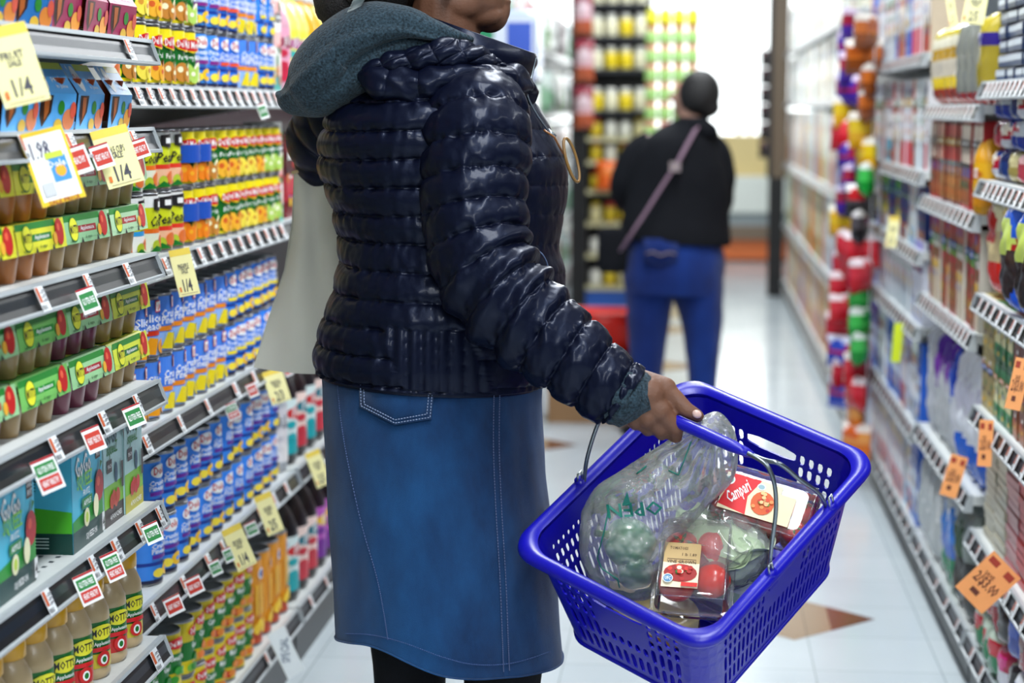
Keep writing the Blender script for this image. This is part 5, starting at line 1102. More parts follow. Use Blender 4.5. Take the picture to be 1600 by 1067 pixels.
# stand-up collar
def cold(t, th, s, p): return .0025*N3(p[0]*25, p[1]*25, p[2]*25)+.002*math.sin(s*150)
cl = loft([(600, 140, 832, 172, 3.14, .135), (630, 104, 828, 150, 3.14, .128), (645, 72, 833, 120, 3.14, .118), (655, 28, 839, 88, 3.14, .108), (657, 27, 834, 87, 3.14, .103), (652, 90, 826, 112, 3.14, .10)], 90, 70, cold, cap0=False, cap1=False)
adopt(mesh_obj(solid(cl), 'collar', 'nylon'), W_)
# quilted hood of the jacket lying under the woollen one
def hq(t, th, s, p):
    a = p[0]*1.0+p[2]*.5; b = p[0]*.7-p[2]*1.2
    return .006*(abs(math.sin(a*math.pi/.045))**.35*abs(math.sin(b*math.pi/.030))**.35-.5)+.005*N3(p[0]*50, p[1]*50, p[2]*50)
m = limb([(566, 110, 3.0, 5), (590, 106, 3.0, 13), (630, 97, 3.0, 18), (670, 90, 3.005, 24), (705, 88, 3.01, 26), (740, 92, 3.02, 22), (770, 98, 3.03, 12), (788, 104, 3.04, 4)], 110, 220, disp=hq, yr=1.25)
adopt(mesh_obj(solid(m), 'jacket_hood', 'nylon'), W_)
m = limb([(560, 118, 3.01, 8), (600, 128, 3.0, 26), (650, 135, 3.0, 30), (700, 130, 3.0, 30), (760, 126, 3.03, 28), (800, 130, 3.07, 26), (826, 145, 3.12, 18)], 90, 200, disp=lambda t, th, s, p: puff(s, .05, .004)+.010*N3(p[0]*30+p[2]*20, p[1]*20, p[2]*45), yr=1.0)
adopt(mesh_obj(solid(m), 'shoulder_yoke', 'nylon'), W_)
# grey woollen hood hanging over the back
def whd(t, th, s, p):
    return .006*math.sin(2*th+s*9)+.006*N3(p[0]*10, p[1]*10, p[2]*10)-.014*math.exp(-((th-(math.pi*1.18+.5*math.sin(t*3)))/.16)**2)*min(1, max(0, (t-.25)*5))*(t < .93)+.006*math.exp(-((th-(math.pi*1.45+.3*math.sin(t*4)))/.2)**2)
m = limb([(452, 150, 3.12, 10), (462, 150, 3.11, 28), (484, 138, 3.1, 46), (516, 113, 3.08, 60), (553, 86, 3.07, 63), (592, 66, 3.05, 56), (634, 56, 3.03, 40), (672, 60, 3.02, 26), (706, 64, 3.02, 15), (738, 66, 3.03, 5)], 120, 220, disp=whd, yr=1.35)
adopt(mesh_obj(solid(m), 'hood', 'wool'), W_)
m = limb([(560, 20, 3.22, 34), (585, 40, 3.2, 40), (610, 62, 3.2, 36), (640, 78, 3.2, 30)], 70, 60, disp=lambda t, th, s, p: .004*N3(p[0]*12, p[1]*12, p[2]*12))
adopt(mesh_obj(solid(m), 'hood_lining', 'wool'), W_)
# zip, pocket slit
m = M(); zp = catmull([P(838, 90, 3.10), P(831, 118, 3.10), P(824, 148, 3.09), P(840, 180, 3.1), P(856, 203, 3.12)], 60); m.tube([tuple(p) for p in zp], .0017, 8, hx('9aa4ac'))
adopt(m.build('zip', 'metal'), W_)
m = M(); m.tube([tuple(P(856, 203, 3.12)), tuple(P(868, 214, 3.12))], .003, 8, hx('9aa4ac')); adopt(m.build('zip_pull', 'metal'), W_)
m = M(); s1 = catmull([P(833, 388, 3.02), P(838, 415, 3.012), P(840, 448, 3.015)], 24); s2 = catmull([P(833, 388, 3.02), P(848, 398, 3.02), P(856, 420, 3.03), P(848, 450, 3.02)], 24)
m.tube([tuple(p) for p in s1], .0012, 6, hx('5a6a88')); m.tube([tuple(p) for p in s2], .0012, 6, hx('5a6a88')); adopt(m.build('pocket_piping', 'plastic'), W_)
# spectacles hanging at the chest
gl_ = M(); ctr = P(893, 250, 3.13); ax = Matrix.Rotation(-.28, 3, 'Y')
ring_ = []
for i in range(28):
    a = 2*math.pi*i/28; q = ax @ Vector((.0075*math.cos(a), .012*math.cos(a), .037*math.sin(a))); ring_.append(tuple(Vector(ctr)+q))
gl_.tube(ring_, .0026, 8, hx('8a6a3a'), closed=True)
gl_.tube([tuple(P(880, 240, 3.11)), tuple(P(866, 214, 3.10)), tuple(P(850, 203, 3.09))], .0018, 8, hx('8a5a2a'))
g0 = gl_.build('spectacles', 'plastic'); tag(g0, 'gold rimmed spectacles hanging from the front of the navy jacket', 'spectacles')
m = M(); m.add([tuple(Vector(p)*.5+Vector(ctr)*.5*1) if False else p for p in ring_], [tuple(range(28))]); m.build('lens', 'clamshell', g0)

# --- cream tote hanging from the far arm
tp = [(-.5, -.5)]
def tote_half(s):
    Pq = []; top = [(462, 266), (545, 250)]; bot = [(396, 578), (560, 588)]
    for i in range(41):
        v = i/40; row = []
        Lx = np.interp(v, [0, .25, .5, .8, 1], [459, 456, 444, 414, 396]); Rx = np.interp(v, [0, 1], [560, 600]); Ly = 268+(574-268)*v; Ry = 246+(590-246)*v
        for j in range(31):
            u = j/30; bul = (math.sin(math.pi*u)**.6)*(.25+.75*math.sin(math.pi*min(1, v*.95+.03))**.6)
            px = Lx+(Rx-Lx)*u; py = Ly+(Ry-Ly)*u+4*math.sin(u*5)*v
            D = 3.40-s*bul*.035-s*.010*N3(u*4, v*2.2, 3+s)-s*.007*math.sin(u*14-v*3)*(1-v*.6)
            row.append(tuple(P(px, py, D)))
        Pq.append(row)
    return Pq
m = M(); m.grid(tote_half(1), hx('c8c8bc'), flip=True); m.grid(tote_half(-1), hx('c8c8bc'))
to = mesh_obj(solid(m), 'tote_bag', 'canvas'); tag(to, 'cream canvas tote bag hanging at the back of the shopper in the navy jacket', 'tote bag')
m = M(); m.tube([tuple(P(456, 270, 3.385)), tuple(P(480, 264, 3.38)), tuple(P(505, 259, 3.38)), tuple(P(540, 252, 3.38))], .003, 6, hx('c8b490')); m.build('hem', 'paper', to)
m = M(); sp = catmull([P(505, 262, 3.39), P(510, 215, 3.44), P(530, 170, 3.43), P(560, 160, 3.38)], 20); m.grid([[tuple(p+np.array([-.012, 0, 0])), tuple(p+np.array([.012, 0, 0]))] for p in sp], hx('c8c8bc')); mesh_obj(solid(m, thick=.003), 'strap', 'canvas', to)

# ================================================================== the shopper further down the aisle
B_ = empty('person', (-.12, 8.0, 0), 'woman in black hooded top and blue jeans looking up, down the aisle', 'person')
DB_ = 8.05
A2 = lambda px, py, d=0: tuple(P(px, py, DB_+d))
hc = Vector(P(1092, 148, DB_))
parts = [((hc.x-.03, hc.y, hc.z-.08), .055, A2(1085, 215), .06), (A2(1085, 215), .07, A2(1060, 300), .13), (A2(1060, 300), .13, A2(1052, 420), .12),
         (A2(1016, 450), .08, A2(1010, 620), .045), (A2(1088, 450), .08, A2(1098, 610), .045), (A2(1010, 620), .045, A2(1007, 665), .038), (A2(1098, 610), .045, A2(1101, 662), .038),
         ((P(1005, 660, DB_)[0], 7.96, .05), .036, (P(990, 672, DB_)[0]-.06, 8.08, .04), .03), ((P(1100, 660, DB_)[0], 7.99, .05), .036, (P(1108, 672, DB_)[0]+.02, 8.1, .04), .03),
         (A2(1010, 225, .02), .045, A2(980, 300, .05), .04), (A2(980, 300, .05), .04, A2(1010, 330, .25), .03), (A2(1108, 225, .02), .045, A2(1122, 300, .05), .04), (A2(1122, 300, .05), .04, A2(1106, 335, .25), .03)]
fc = Matrix.Rotation(math.radians(0), 3, 'Z')
ell2 = [(hc, (.088, .095, .105), None), (hc+Vector((-.05, .03, -.025)), (.058, .06, .075), None), (hc+Vector((-.075, .04, -.07)), (.03, .03, .03), None), (hc+Vector((-.115, .055, -.01)), (.018, .014, .016), None), (hc+Vector((-.02, -.055, -.02)), (.02, .012, .03), None)]
ch = (hc.x-.03, hc.y, hc.z-.08)
for k in range(4): pass
hand2 = []
for (hx0, hy0) in ((1010, 330), (1110, 335)):
    for k in range(4): hand2.append((A2(hx0-4+k*3, hy0-2+k*2, .27), .012, A2(hx0+2+k*3, hy0+8+k*2, .33), .009))
    hand2.append((A2(hx0+6, hy0-6, .26), .012, A2(hx0+12, hy0-8, .30), .010))
adopt(mesh_obj(blob_body(.008, 6, parts+hand2, ell2), 'body', 'skin_light'), B_)
m = M(); m.sph(hc+Vector((.004, -.02, .006)), (.088, .098, .100), n=30, disp=lambda d: .02*N3(d.x*4, d.y*4, d.z*4)); m.sph(hc+Vector((.03, -.03, -.05)), (.06, .06, .05), n=20)
adopt(mesh_obj(solid(m), 'hair', 'hair'), B_)
def BR(l): return [(a, b, c, d, DB_, y) for a, b, c, d, y in l]
def clothd(t, th, s, p): return .008*N3(p[0]*8, p[1]*8, p[2]*6)+.003*N3(p[0]*25, p[1]*25, p[2]*12)
m = loft(BR([(975, 372, 1140, 384, .17), (968, 360, 1143, 375, .175), (975, 330, 1140, 345, .165), (980, 300, 1140, 310, .16), (985, 260, 1136, 262, .165), (1000, 225, 1122, 225, .165), (1018, 208, 1112, 206, .14), (1045, 192, 1108, 190, .10), (1062, 182, 1104, 184, .07)]), 70, 90, clothd, cap0=False)
adopt(mesh_obj(solid(m), 'hooded_top', 'black_cloth'), B_)
m = limb([(1066, 190, DB_-.05, 7), (1082, 196, DB_-.08, 13), (1098, 200, DB_-.09, 15), (1110, 206, DB_-.08, 12), (1118, 212, DB_-.05, 6)], 40, 50, disp=lambda t, th, s, p: .006*N3(p[0]*15, p[1]*15, p[2]*15)); adopt(mesh_obj(solid(m), 'hood', 'black_cloth'), B_)
for pth in ([(1022, 222, DB_, 22), (1003, 240, DB_+.02, 28), (985, 268, DB_+.03, 28), (977, 298, DB_+.05, 24), (988, 320, DB_+.14, 20), (1008, 330, DB_+.24, 14)], [(1105, 218, DB_, 18), (1118, 240, DB_+.02, 24), (1124, 270, DB_+.03, 25), (1124, 300, DB_+.05, 23), (1122, 325, DB_+.14, 19), (1112, 335, DB_+.24, 14)]):
    m = limb(pth, 40, 60, disp=lambda t, th, s, p: .006*N3(p[0]*12, p[1]*12, p[2]*12)); adopt(mesh_obj(solid(m), 'sleeve', 'black_cloth'), B_)
m = loft(BR([(975, 455, 1126, 460, .15), (973, 430, 1131, 435, .165), (977, 400, 1132, 405, .165), (984, 370, 1126, 375, .155), (990, 352, 1120, 358, .145)]), 70, 50, clothd, cap0=True)
j = mesh_obj(solid(m), 'jeans', 'denim_dark'); adopt(j, B_)
for pth in ([(1016, 440, DB_, 40), (1014, 480, DB_, 36), (1012, 530, DB_, 30), (1010, 580, DB_, 26), (1008, 630, DB_, 22), (1006, 672, DB_, 20)], [(1088, 440, DB_, 43), (1094, 480, DB_, 37), (1097, 530, DB_, 29), (1098, 580, DB_, 24), (1100, 630, DB_, 21), (1101, 670, DB_, 19)]):
    m = limb(pth, 40, 70, disp=lambda t, th, s, p: .007*N3(p[0]*14, p[1]*14, p[2]*9)); adopt(mesh_obj(solid(m), 'trouser_leg', 'denim_dark'), B_)
m = M(); pp = lambda x, y: P(x, y, DB_-.166)
m.add([pp(1005, 372), pp(1060, 374), pp(1058, 410), pp(1032, 420), pp(1007, 408)], [(4, 3, 2, 1, 0)]); adopt(mesh_obj(solid(m, thick=.004), 'back_pocket', 'denim_dark'), B_)
m = M(); zz = [pp(1010, 396), pp(1020, 393), pp(1032, 399), pp(1045, 394), pp(1056, 397)]; m.tube([tuple(p-np.array([0, .01, 0])) for p in zz], .003, 5, hx('9a8a80')); adopt(m.build('pocket_stitching', 'paper'), B_)
for x, y in ((P(1003, 660, DB_)[0], 7.96), (P(1101, 660, DB_)[0], 7.99)):
    m = M(); m.cap((x+.01, y-.02, .05), .05, (x-.05, y+.14, .042), .04); m.box((x-.09, y-.06, .001), (x+.05, y+.18, .02)); adopt(mesh_obj(solid(m, voxel=.01, smooth=5), 'shoe', 'black_cloth'), B_)
# cross-body bag
sb_ = catmull([P(1088, 200, DB_-.14), P(1076, 222, DB_-.17), P(1058, 255, DB_-.195), P(1035, 290, DB_-.20), P(1010, 330, DB_-.20), P(985, 368, DB_-.19), P(972, 390, DB_-.12)], 40)
m = M(); m.grid([[tuple(p+np.array([-.012, 0, -.008])), tuple(p+np.array([.012, 0, .008]))] for p in sb_], hx('8f7480')); st_ = solid(m, thick=.006)
bg_ = M()
def bagd(d): return .03*N3(d.x*4, d.y*4, d.z*4)
bc = P(961, 392, DB_-.02); bg_.rbox((bc[0]-.075, bc[1]-.08, bc[2]-.09), (bc[0]+.06, bc[1]+.06, bc[2]+.10), .02)
bgo = mesh_obj(solid(bg_, sub=2), 'shoulder_bag', 'black_cloth'); tag(bgo, 'black cross-body bag at the left hip of the shopper in jeans', 'bag')
o = mesh_obj(st_, 'strap', 'paper', bgo); o.data.materials.clear(); material('strap_cloth', .6, col=hx('93788a')); o.data.materials.append(MAT['strap_cloth'])
m = M(); bkp = sb_[14]; m.box(tuple(bkp+np.array([-.022, -.012, -.02])), tuple(bkp+np.array([.022, .002, .02])), hx('c8b8b8')); m.build('buckle', 'metal', bgo)
# ================================================================== the blue basket
HXL, HYW, CR, BDEP = .219, .169, .045, .215
bk_ = bpy.data.objects.new('shopping_basket', None); S.collection.objects.link(bk_); bk_.matrix_world = BM; bk_.empty_display_size = .05
tag(bk_, 'blue plastic shopping basket with wire handles held by the shopper in the navy jacket', 'basket')
def perim(u, v, grow=0):
    """u: (side, f) side 0 CD(+y) 1 AD(+x)... ; v metres below rim"""
    k, f = u; t = v/BDEP; hx_ = HXL-.034*t+grow; hy_ = HYW-.030*t+grow; r = CR-.004*t
    segs = [('s', (hx_-r, hy_), (-(hx_-r), hy_)), ('a', (-(hx_-r), hy_-r), 90), ('s', (-hx_, hy_-r), (-hx_, -(hy_-r))), ('a', (-(hx_-r), -(hy_-r)), 180), ('s', (-(hx_-r), -hy_), (hx_-r, -hy_)), ('a', (hx_-r, -(hy_-r)), 270), ('s', (hx_, -(hy_-r)), (hx_, hy_-r)), ('a', (hx_-r, hy_-r), 0)]
    s = segs[k]
    if s[0] == 's': return (s[1][0]+(s[2][0]-s[1][0])*f, s[1][1]+(s[2][1]-s[1][1])*f, -v)
    a = math.radians(s[2]+90*f); return (s[1][0]+r*math.cos(a), s[1][1]+r*math.sin(a), -v)
rows = [.0, .034, .056, .082, .108, .155, .200, BDEP]
cols = []
for k in range(8):
    n = (24, 5, 14, 5)[k % 4] if k % 2 == 0 else 5
    n = {0: 26, 2: 14, 4: 26, 6: 14}.get(k, 5)
    for i in range(n): cols.append((k, i, n))
wm = M()
def cell(k, f0, f1, v0, v1, hole):
    out = []
    for a, b in (((f0, v0), (f1, v0)), ((f1, v0), (f1, v1)), ((f1, v1), (f0, v1)), ((f0, v1), (f0, v0))):
        for q in range(4): out.append((a[0]+(b[0]-a[0])*q/4, a[1]+(b[1]-a[1])*q/4))
    ov = [perim((k, f), v) for f, v in out]
    if not hole: wm.add(ov, [tuple(range(16))]); return
    fc, vc = (f0+f1)/2, (v0+v1)/2; wf = (f1-f0)*hole[0]/2; hv = (v1-v0)*hole[1]/2
    L = math.dist(perim((k, f0), v0), perim((k, f1), v0)); wr = wf/(f1-f0)*L        # half width in metres
    inn = []
    for (f, v) in out:
        x = (f-fc)/(f1-f0)*2; y = (v-vc)/(v1-v0)*2; a = math.atan2(y*1.0, x)
        rr_ = min(wr, hv); cx = math.cos(a); cy = math.sin(a)
        px_ = wr*x if abs(y) < .999 else wr*x; py_ = hv*y
        # rounded rectangle corner
        if abs(x) > .9 and abs(y) > .9: px_ *= (1-.32*rr_/wr); py_ *= (1-.32*rr_/hv)
        inn.append((fc+px_/L*(f1-f0), vc+py_))
    iv = [perim((k, f), v) for f, v in inn]
    wm.add(ov+iv, [(i, (i+1) % 16, 16+(i+1) % 16, 16+i) for i in range(16)])
for k in (0, 1, 2, 3, 4, 5, 6, 7):
    n = {0: 26, 2: 14, 4: 26, 6: 14}.get(k, 5)
    for r in range(7):
        v0, v1 = rows[r], rows[r+1]; i = 0
        while i < n:
            h = None; f0, f1 = i/n, (i+1)/n
            if k % 2 == 0 and 1 <= r <= 5:
                mid = (9 <= i <= 16) if n == 26 else (4 <= i <= 9)
                if n == 26:
                    h = {1: (.52, .5), 2: (.58, .72), 3: (.58, .72), 4: (.55, .86), 5: (.55, .86)}[r]
                    if mid and r in (2, 3): h = None
                else:
                    h = {1: (.58, .8), 2: (.58, .74), 3: (.58, .74), 4: (.6, .86), 5: (.6, .86)}[r]
                    if mid:
                        if r == 1: cell(k, 4/n, 10/n, v0, v1, (.94, .92)); i = 10; continue
                        if r in (2, 3): h = None
                        if r == 4: h = (.6, .45)
            cell(k, f0, f1, v0, v1, h); i += 1
import bmesh
me = bpy.data.meshes.new('t'); me.from_pydata(wm.v, [], wm.f); bm_ = bmesh.new(); bm_.from_mesh(me); bmesh.ops.remove_doubles(bm_, verts=bm_.verts, dist=1e-5); bmesh.ops.recalc_face_normals(bm_, faces=bm_.faces)
m2 = M(); bm_.verts.ensure_lookup_table(); m2.add([tuple(v.co) for v in bm_.verts], [tuple(v.index for v in f.verts) for f in bm_.faces]); bm_.free(); bpy.data.meshes.remove(me)
wo = mesh_obj(solid(m2, thick=.0032), 'basket_wall', 'basket_plastic', bk_); wo.data.polygons.foreach_set('use_smooth', [False]*len(wo.data.polygons))
# rim
def loop(v, grow, per=10):
    pts = []
    for k in range(8):
        n = 14 if k % 2 == 0 else 9
        for i in range(n): pts.append(perim((k, i/n), v, grow))
    return pts
prof = [(-.002, .004), (.004, .009), (.012, .010), (.019, .006), (.021, -.002), (.018, -.009), (.0165, -.011), (.015, -.004), (.006, -.001), (-.002, -.004)]
base = [loop(0, g_) for g_, z_ in prof]; m = M(); Gp = []
for (g_, z_), lp in zip(prof, base): Gp.append([(x, y, z_) for x, y, z in lp])
n = len(Gp[0]); m.grid(Gp+[Gp[0]], closeu=True, flip=True); mesh_obj(solid(m), 'rim', 'basket_plastic', bk_)
# lower lip and base
m = M(); lb = loop(BDEP-.001, -.001); m.add(lb, [tuple(range(len(lb)))]); m.tube([(x, y, z) for x, y, z in loop(BDEP, .001)], .004, 6, closed=True)
for i in range(14): x = -.16+i*.0246; m.box((x-.002, -.12, -BDEP-.003), (x+.002, .12, -BDEP+.003))
mesh_obj(solid(m), 'basket_base', 'basket_plastic', bk_)
# handles
for (xp, xt, zt) in ((.062, .0, .165), (-.105, -.014, .150)):
    half = [(xp, HYW+.006, -.006), (xp*.75+xt*.25, HYW+.004, .05), (xp*.32+xt*.68, HYW-.004, .108), (xp*.06+xt*.94, HYW-.022, .150), (xt, HYW-.055, zt), (xt, 0, zt)]
    full = catmull(half+[(x, -y, z) for x, y, z in half[-2::-1]], 90)
    h = M(); h.tube([tuple(p) for p in full], .0034, 8, hx('8f979c')); ho = h.build('handle', 'metal', bk_)
    g_ = M(); g_.tube([(xt, -.118, zt), (xt, -.108, zt), (xt, -.05, zt+.001), (xt, .0, zt+.001), (xt, .07, zt), (xt, .092, zt), (xt, .104, zt)], [.004, .0068, .0092, .0095, .009, .0072, .0045], 16); g_.build('handle_grip', 'basket_plastic', ho)
    for s in (-1, 1):
        c = M(); c.tube([(xp, s*(HYW+.007), -.012), (xp, s*(HYW+.012), .012)], .009, 12); c.box((xp-.011, s*(HYW+.008)-.008, -.02), (xp+.011, s*(HYW+.008)+.008, .006)); c.build('handle_lug', 'basket_plastic', bk_)
        c = M(); c.tube([(xp-.006, s*(HYW+.013), .004), (xp-.004, s*(HYW+.010), .028), (xp+.004, s*(HYW+.010), .028), (xp+.006, s*(HYW+.013), .004)], .0018, 6, hx('b4bcc0')); c.build('wire_clip', 'metal', bk_)

# ================================================================== groceries in the basket
BI = BM.inverted()
def bpt(px, py, z):
    """basket-space point seen at that pixel, z above the rim plane"""
    o = BI @ Vector(C0); d = (BI.to_3x3() @ Vector(ray(px, py))); t = (z-o.z)/d.z; p = o+d*t; return p
def bobj(name, mesh_or_M, mat, label=None, cat=None, parent=None, loc=None, group=None):
    o = mesh_obj(mesh_or_M, name, mat) if not isinstance(mesh_or_M, M) else mesh_or_M.build(name, mat)
    if parent: o.parent = parent
    else: o.matrix_world = BM @ (loc if loc is not None else Matrix.Identity(4))
    return tag(o, label, cat, group)
def frame(c, xdir, up):
    """matrix with x along xdir, z along up at c (basket space)"""
    z = Vector(up).normalized(); x = Vector(xdir); x = (x-z*x.dot(z)).normalized(); y = z.cross(x)
    return Matrix(((x.x, y.x, z.x, c[0]), (x.y, y.y, z.y, c[1]), (x.z, y.z, z.z, c[2]), (0, 0, 0, 1)))
def clamshell_box(w, l, h, split=.5):
    m = M(); r = .012
    def lp(z, i): 
        a, b = w/2-i, l/2-i; pts = []
        for (cx, cy, a0) in ((a-r, b-r, 0), (-(a-r), b-r, 90), (-(a-r), -(b-r), 180), (a-r, -(b-r), 270)):
            for q in range(5): an = math.radians(a0+q*22.5); pts.append((cx+r*math.cos(an), cy+r*math.sin(an), z))
        return pts
    pr = [(0, .012), (.004, .006), (h*split-.002, 0), (h*split-.001, -.005), (h*split+.002, -.005), (h*split+.003, 0), (h-.006, .004), (h-.001, .008), (h, .012), (h-.002, .016)]
    L_ = [lp(z, i) for z, i in pr]; m.grid(L_, closeu=True, smooth=False); m.add(L_[0], [tuple(range(19, -1, -1))]); m.add(L_[-1], [tuple(range(20))])
    e = M()
    return m
def edges(w, l, h, split):
    m = M()
    for z, g_ in ((h*split, .005), (h-.001, -.006)):
        a, b = w/2+g_, l/2+g_; m.tube([(a, b, z), (-a, b, z), (-a, -b, z), (a, -b, z)], .0012, 6, (.8, .85, .87), closed=True)
    return m
def tomato_me(col, r):
    m = M(); m.sph((0, 0, 0), (r, r*.98, r*.86), hx(col), n=22, disp=lambda d: -.10*math.exp(-((1-d.z)/.05))+.02*math.cos(5*math.atan2(d.y, d.x))*max(0, d.z))
    for k in range(5): a = k*1.256; m.add([(0, 0, r*.79), (.35*r*math.cos(a-.3), .35*r*math.sin(a-.3), r*.82), (.62*r*math.cos(a), .62*r*math.sin(a), r*.78), (.35*r*math.cos(a+.3), .35*r*math.sin(a+.3), r*.82)], [(0, 1, 2, 3)], hx('2f6a22'))
    m.tube([(0, 0, r*.75), (.002, .001, r*1.02)], r*.07, 6, hx('4a7a2a')); return m.mesh('tomato', ('fruit',))
# lower clamshell with big tomatoes, front corner
c1 = bpt(1088, 905, -.045); XA = Vector((-.55, -.9, 0)); 
upv = BI.to_3x3() @ Vector(-ray(1088, 905)); upv.normalize(); n1 = Vector((0, 0, 1))*.75+upv*.35
F1 = frame(bpt(1087, 908, -.105), (BI.to_3x3() @ Vector(cr_+cu_*(-.18))), n1)
cs1 = bobj('tomato_clamshell', clamshell_box(.115, .15, .075), 'clamshell', 'clear clamshell of round tomatoes with a kraft label, front corner of the blue basket', 'tomato pack', loc=F1)
bobj('seam', edges(.115, .15, .075, .5), 'clamshell', parent=cs1)
g = G(); w, h = .056, .078
g.rect(-w/2, 0, w/2, h, hx('efe6c8')); g.rect(-w/2, h*.55, w/2, h, hx('c8ac78')); g.rect(-w*.4, h*.62, w*.4, h*.64, hx('7a6040')); g.text('TOMATOES', -w*.1, h*.88, .005, hx('6a5030'), w=w*.5); g.text('1 lb 1.89', w*.2, h*.74, .005, hx('6a5030'), w=w*.4); g.text('VINE GROWN', 0, h*.57, .005, hx('4a3020'), w=w*.8)
g.ell(0, h*.32, w*.46, h*.2, hx('a8201c')); rr2 = random.Random(4)
for k in range(26): a = rr2.uniform(0, 6.28); q_ = rr2.uniform(0, .9); g.ell(w*.44*q_*math.cos(a), h*.32+h*.18*q_*math.sin(a), w*.07, h*.045, hx(rr2.choice(['d83a2a', 'e8e0c8', 'b81c1c', '3a7a2a', 'd85a3a'])), 8)
g.ell(-w*.32, h*.16, w*.14, h*.1, hx('e8f0f4')); g.ell(-w*.32, h*.16, w*.12, h*.085, hx('5a90b8')); g.text('UFC', -w*.32, h*.16, .006, WHITE, w=w*.16); g.rect(w*.05, 0, w/2, h*.09, hx('d82a20'))
m = M(); g.put(m, on_plane((-.018, -.055, .0762), (1, 0, 0), (0, 1, 0)), eps=.00015); o = bobj('pack_label', m, 'paper', parent=cs1); o['label'] = 'kraft and tomato print label'
RT = tomato_me('e03418', .0300)
for i, (x, y, z) in enumerate(((-.022, .032, .045), (.026, .036, .046), (.03, -.018, .045), (-.026, -.026, .04), (.0, .004, .030))):
    o = bpy.data.objects.new('tomato', RT); S.collection.objects.link(o); o.matrix_world = BM @ F1 @ Matrix.Translation((x, y, z-.004)) @ Matrix.Rotation(1.2*i, 4, 'Y') @ Matrix.Rotation(i, 4, 'Z')
    tag(o, ('round red tomato above the kraft label', 'round red tomato at the top right of the clamshell', 'round red tomato right of the kraft label', 'round red tomato hidden under the kraft label', 'round red tomato in the middle of the clamshell')[i], 'tomato', 'round tomatoes in the near clamshell')
# upper clamshell, far corner
n2_ = Vector((0, 0, 1))*.55+upv*.6
F2 = frame(bpt(1192, 812, -.085), (BI.to_3x3() @ Vector(cr_*.86-cu_*.36)), n2_)
cs2 = bobj('tomato_clamshell', clamshell_box(.165, .10, .085), 'clamshell', 'clear clamshell of small dark tomatoes with red script label in the basket', 'tomato pack', loc=F2)
bobj('seam', edges(.165, .10, .085, .5), 'clamshell', parent=cs2)
g = G(); w, h = .115, .062
g.rect(-w/2, 0, w*.28, h, hx('f0e4c0')); g.rect(w*.2, h*.0, w/2, h*.8, hx('e8dcb8')); g.poly([(-w/2, h*.1), (-w*.1, 0), (-w*.14, h*.5), (-w*.02, h), (-w*.4, h)], hx('d8202c')); g.text('Campari', -w*.27, h*.52, .02, WHITE, w=w*.36, rot=.9, shear=.2)
g.ell(-w*.44, h*.8, w*.07, h*.13, WHITE); g.ell(-w*.44, h*.8, w*.05, h*.09, hx('6ab0a0')); g.ell(w*.0, h*.84, w*.06, h*.09, WHITE); g.ell(w*.0, h*.84, w*.045, h*.065, hx('9ab8c0'))
g.ell(w*.08, h*.42, w*.16, h*.32, hx('d8642a'))
for k in range(24): a = rr2.uniform(0, 6.28); q_ = rr2.uniform(0, .95); g.ell(w*.08+w*.14*q_*math.cos(a), h*.42+h*.28*q_*math.sin(a), w*.028, h*.05, hx(rr2.choice(['e8502a', 'f0c890', 'c8301c', '7aa040', 'e89a5a'])), 8)
m = M(); g.put(m, on_plane((-.008, -.034, .0862), (1, 0, 0), (0, 1, 0)), eps=.00015); o = bobj('pack_label', m, 'paper', parent=cs2); o['label'] = 'red and cream label with white script'
ST = tomato_me('b82014', .021)
k = 0
for zz in (.022, .058):
    for (x, y) in ((-.058, -.026), (-.02, -.028), (.02, -.026), (.058, -.028), (-.058, .02), (-.018, .022), (.022, .02), (.06, .022)):
        if zz > .04 and y > 0: continue
        o = bpy.data.objects.new('tomato', ST); S.collection.objects.link(o); o.matrix_world = BM @ F2 @ Matrix.Translation((x, y, zz)) @ Matrix.Rotation(1.7*k, 4, 'X')
        tag(o, 'small dark red tomato in the right clamshell, %s in the %s layer' % (ORD[k % 8], 'lower' if zz < .04 else 'upper'), 'tomato', 'small tomatoes in the right clamshell'); k += 1
# lettuce in a thin bag
m = M(); rl = random.Random(8)
def leaf(c, R_, tilt, az, col, sd):
    n = 14; Pl = []
    for i in range(n+1):
        v = i/n; row = []
        for j in range(n+1):
            u = (j/n-.5)*2; wv = R_*.9*math.sin(math.pi*(.12+.86*v))**.6; cup = R_*.35*(u*u)+.10*R_*math.sin(u*9+sd)*v+.08*R_*math.sin(v*10+sd*2)*abs(u)
            p = Vector((u*wv, (v-.5)*2*R_, cup)); p.rotate(Matrix.Rotation(tilt, 3, 'X')); p.rotate(Matrix.Rotation(az, 3, 'Z')); row.append(tuple(p+Vector(c)))
        Pl.append(row)
    m.grid(Pl, colf=lambda v, u: tuple(a*(1-.0)+b*0 for a, b in zip(hx(col), hx(col))) if abs(u-.5) > .05 else hx('e4ecd4'))
lc = bpt(1125, 858, -.075)
m.sph((lc.x, lc.y, lc.z), (.05, .062, .045), hx('c8dcb4'), n=26, disp=lambda d: .12*N3(d.x*5, d.y*5, d.z*5))
for i in range(14): leaf((lc.x+rl.uniform(-.035, .035), lc.y+rl.uniform(-.055, .055), lc.z+.018+rl.uniform(0, .012)), rl.uniform(.026, .042), rl.uniform(-.5, .5), rl.uniform(0, 6.28), rl.choice(['d0e2bc', 'dfead0', 'e8f0e0', 'bcd6a4']), i)
bobj('lettuce', m, 'leaf', 'pale green lettuce between the two tomato clamshells in the blue basket', 'lettuce')
m = M(); m.sph((lc.x, lc.y, lc.z+.006), (.068, .082, .056), n=44, disp=lambda d: .10*N3(d.x*3, d.y*3, d.z*3)+.07*abs(N3(d.x*8, d.y*8, d.z*8))); bobj('produce_bag', m, 'film_clear', 'thin clear bag wrapped round the lettuce', 'plastic bag')
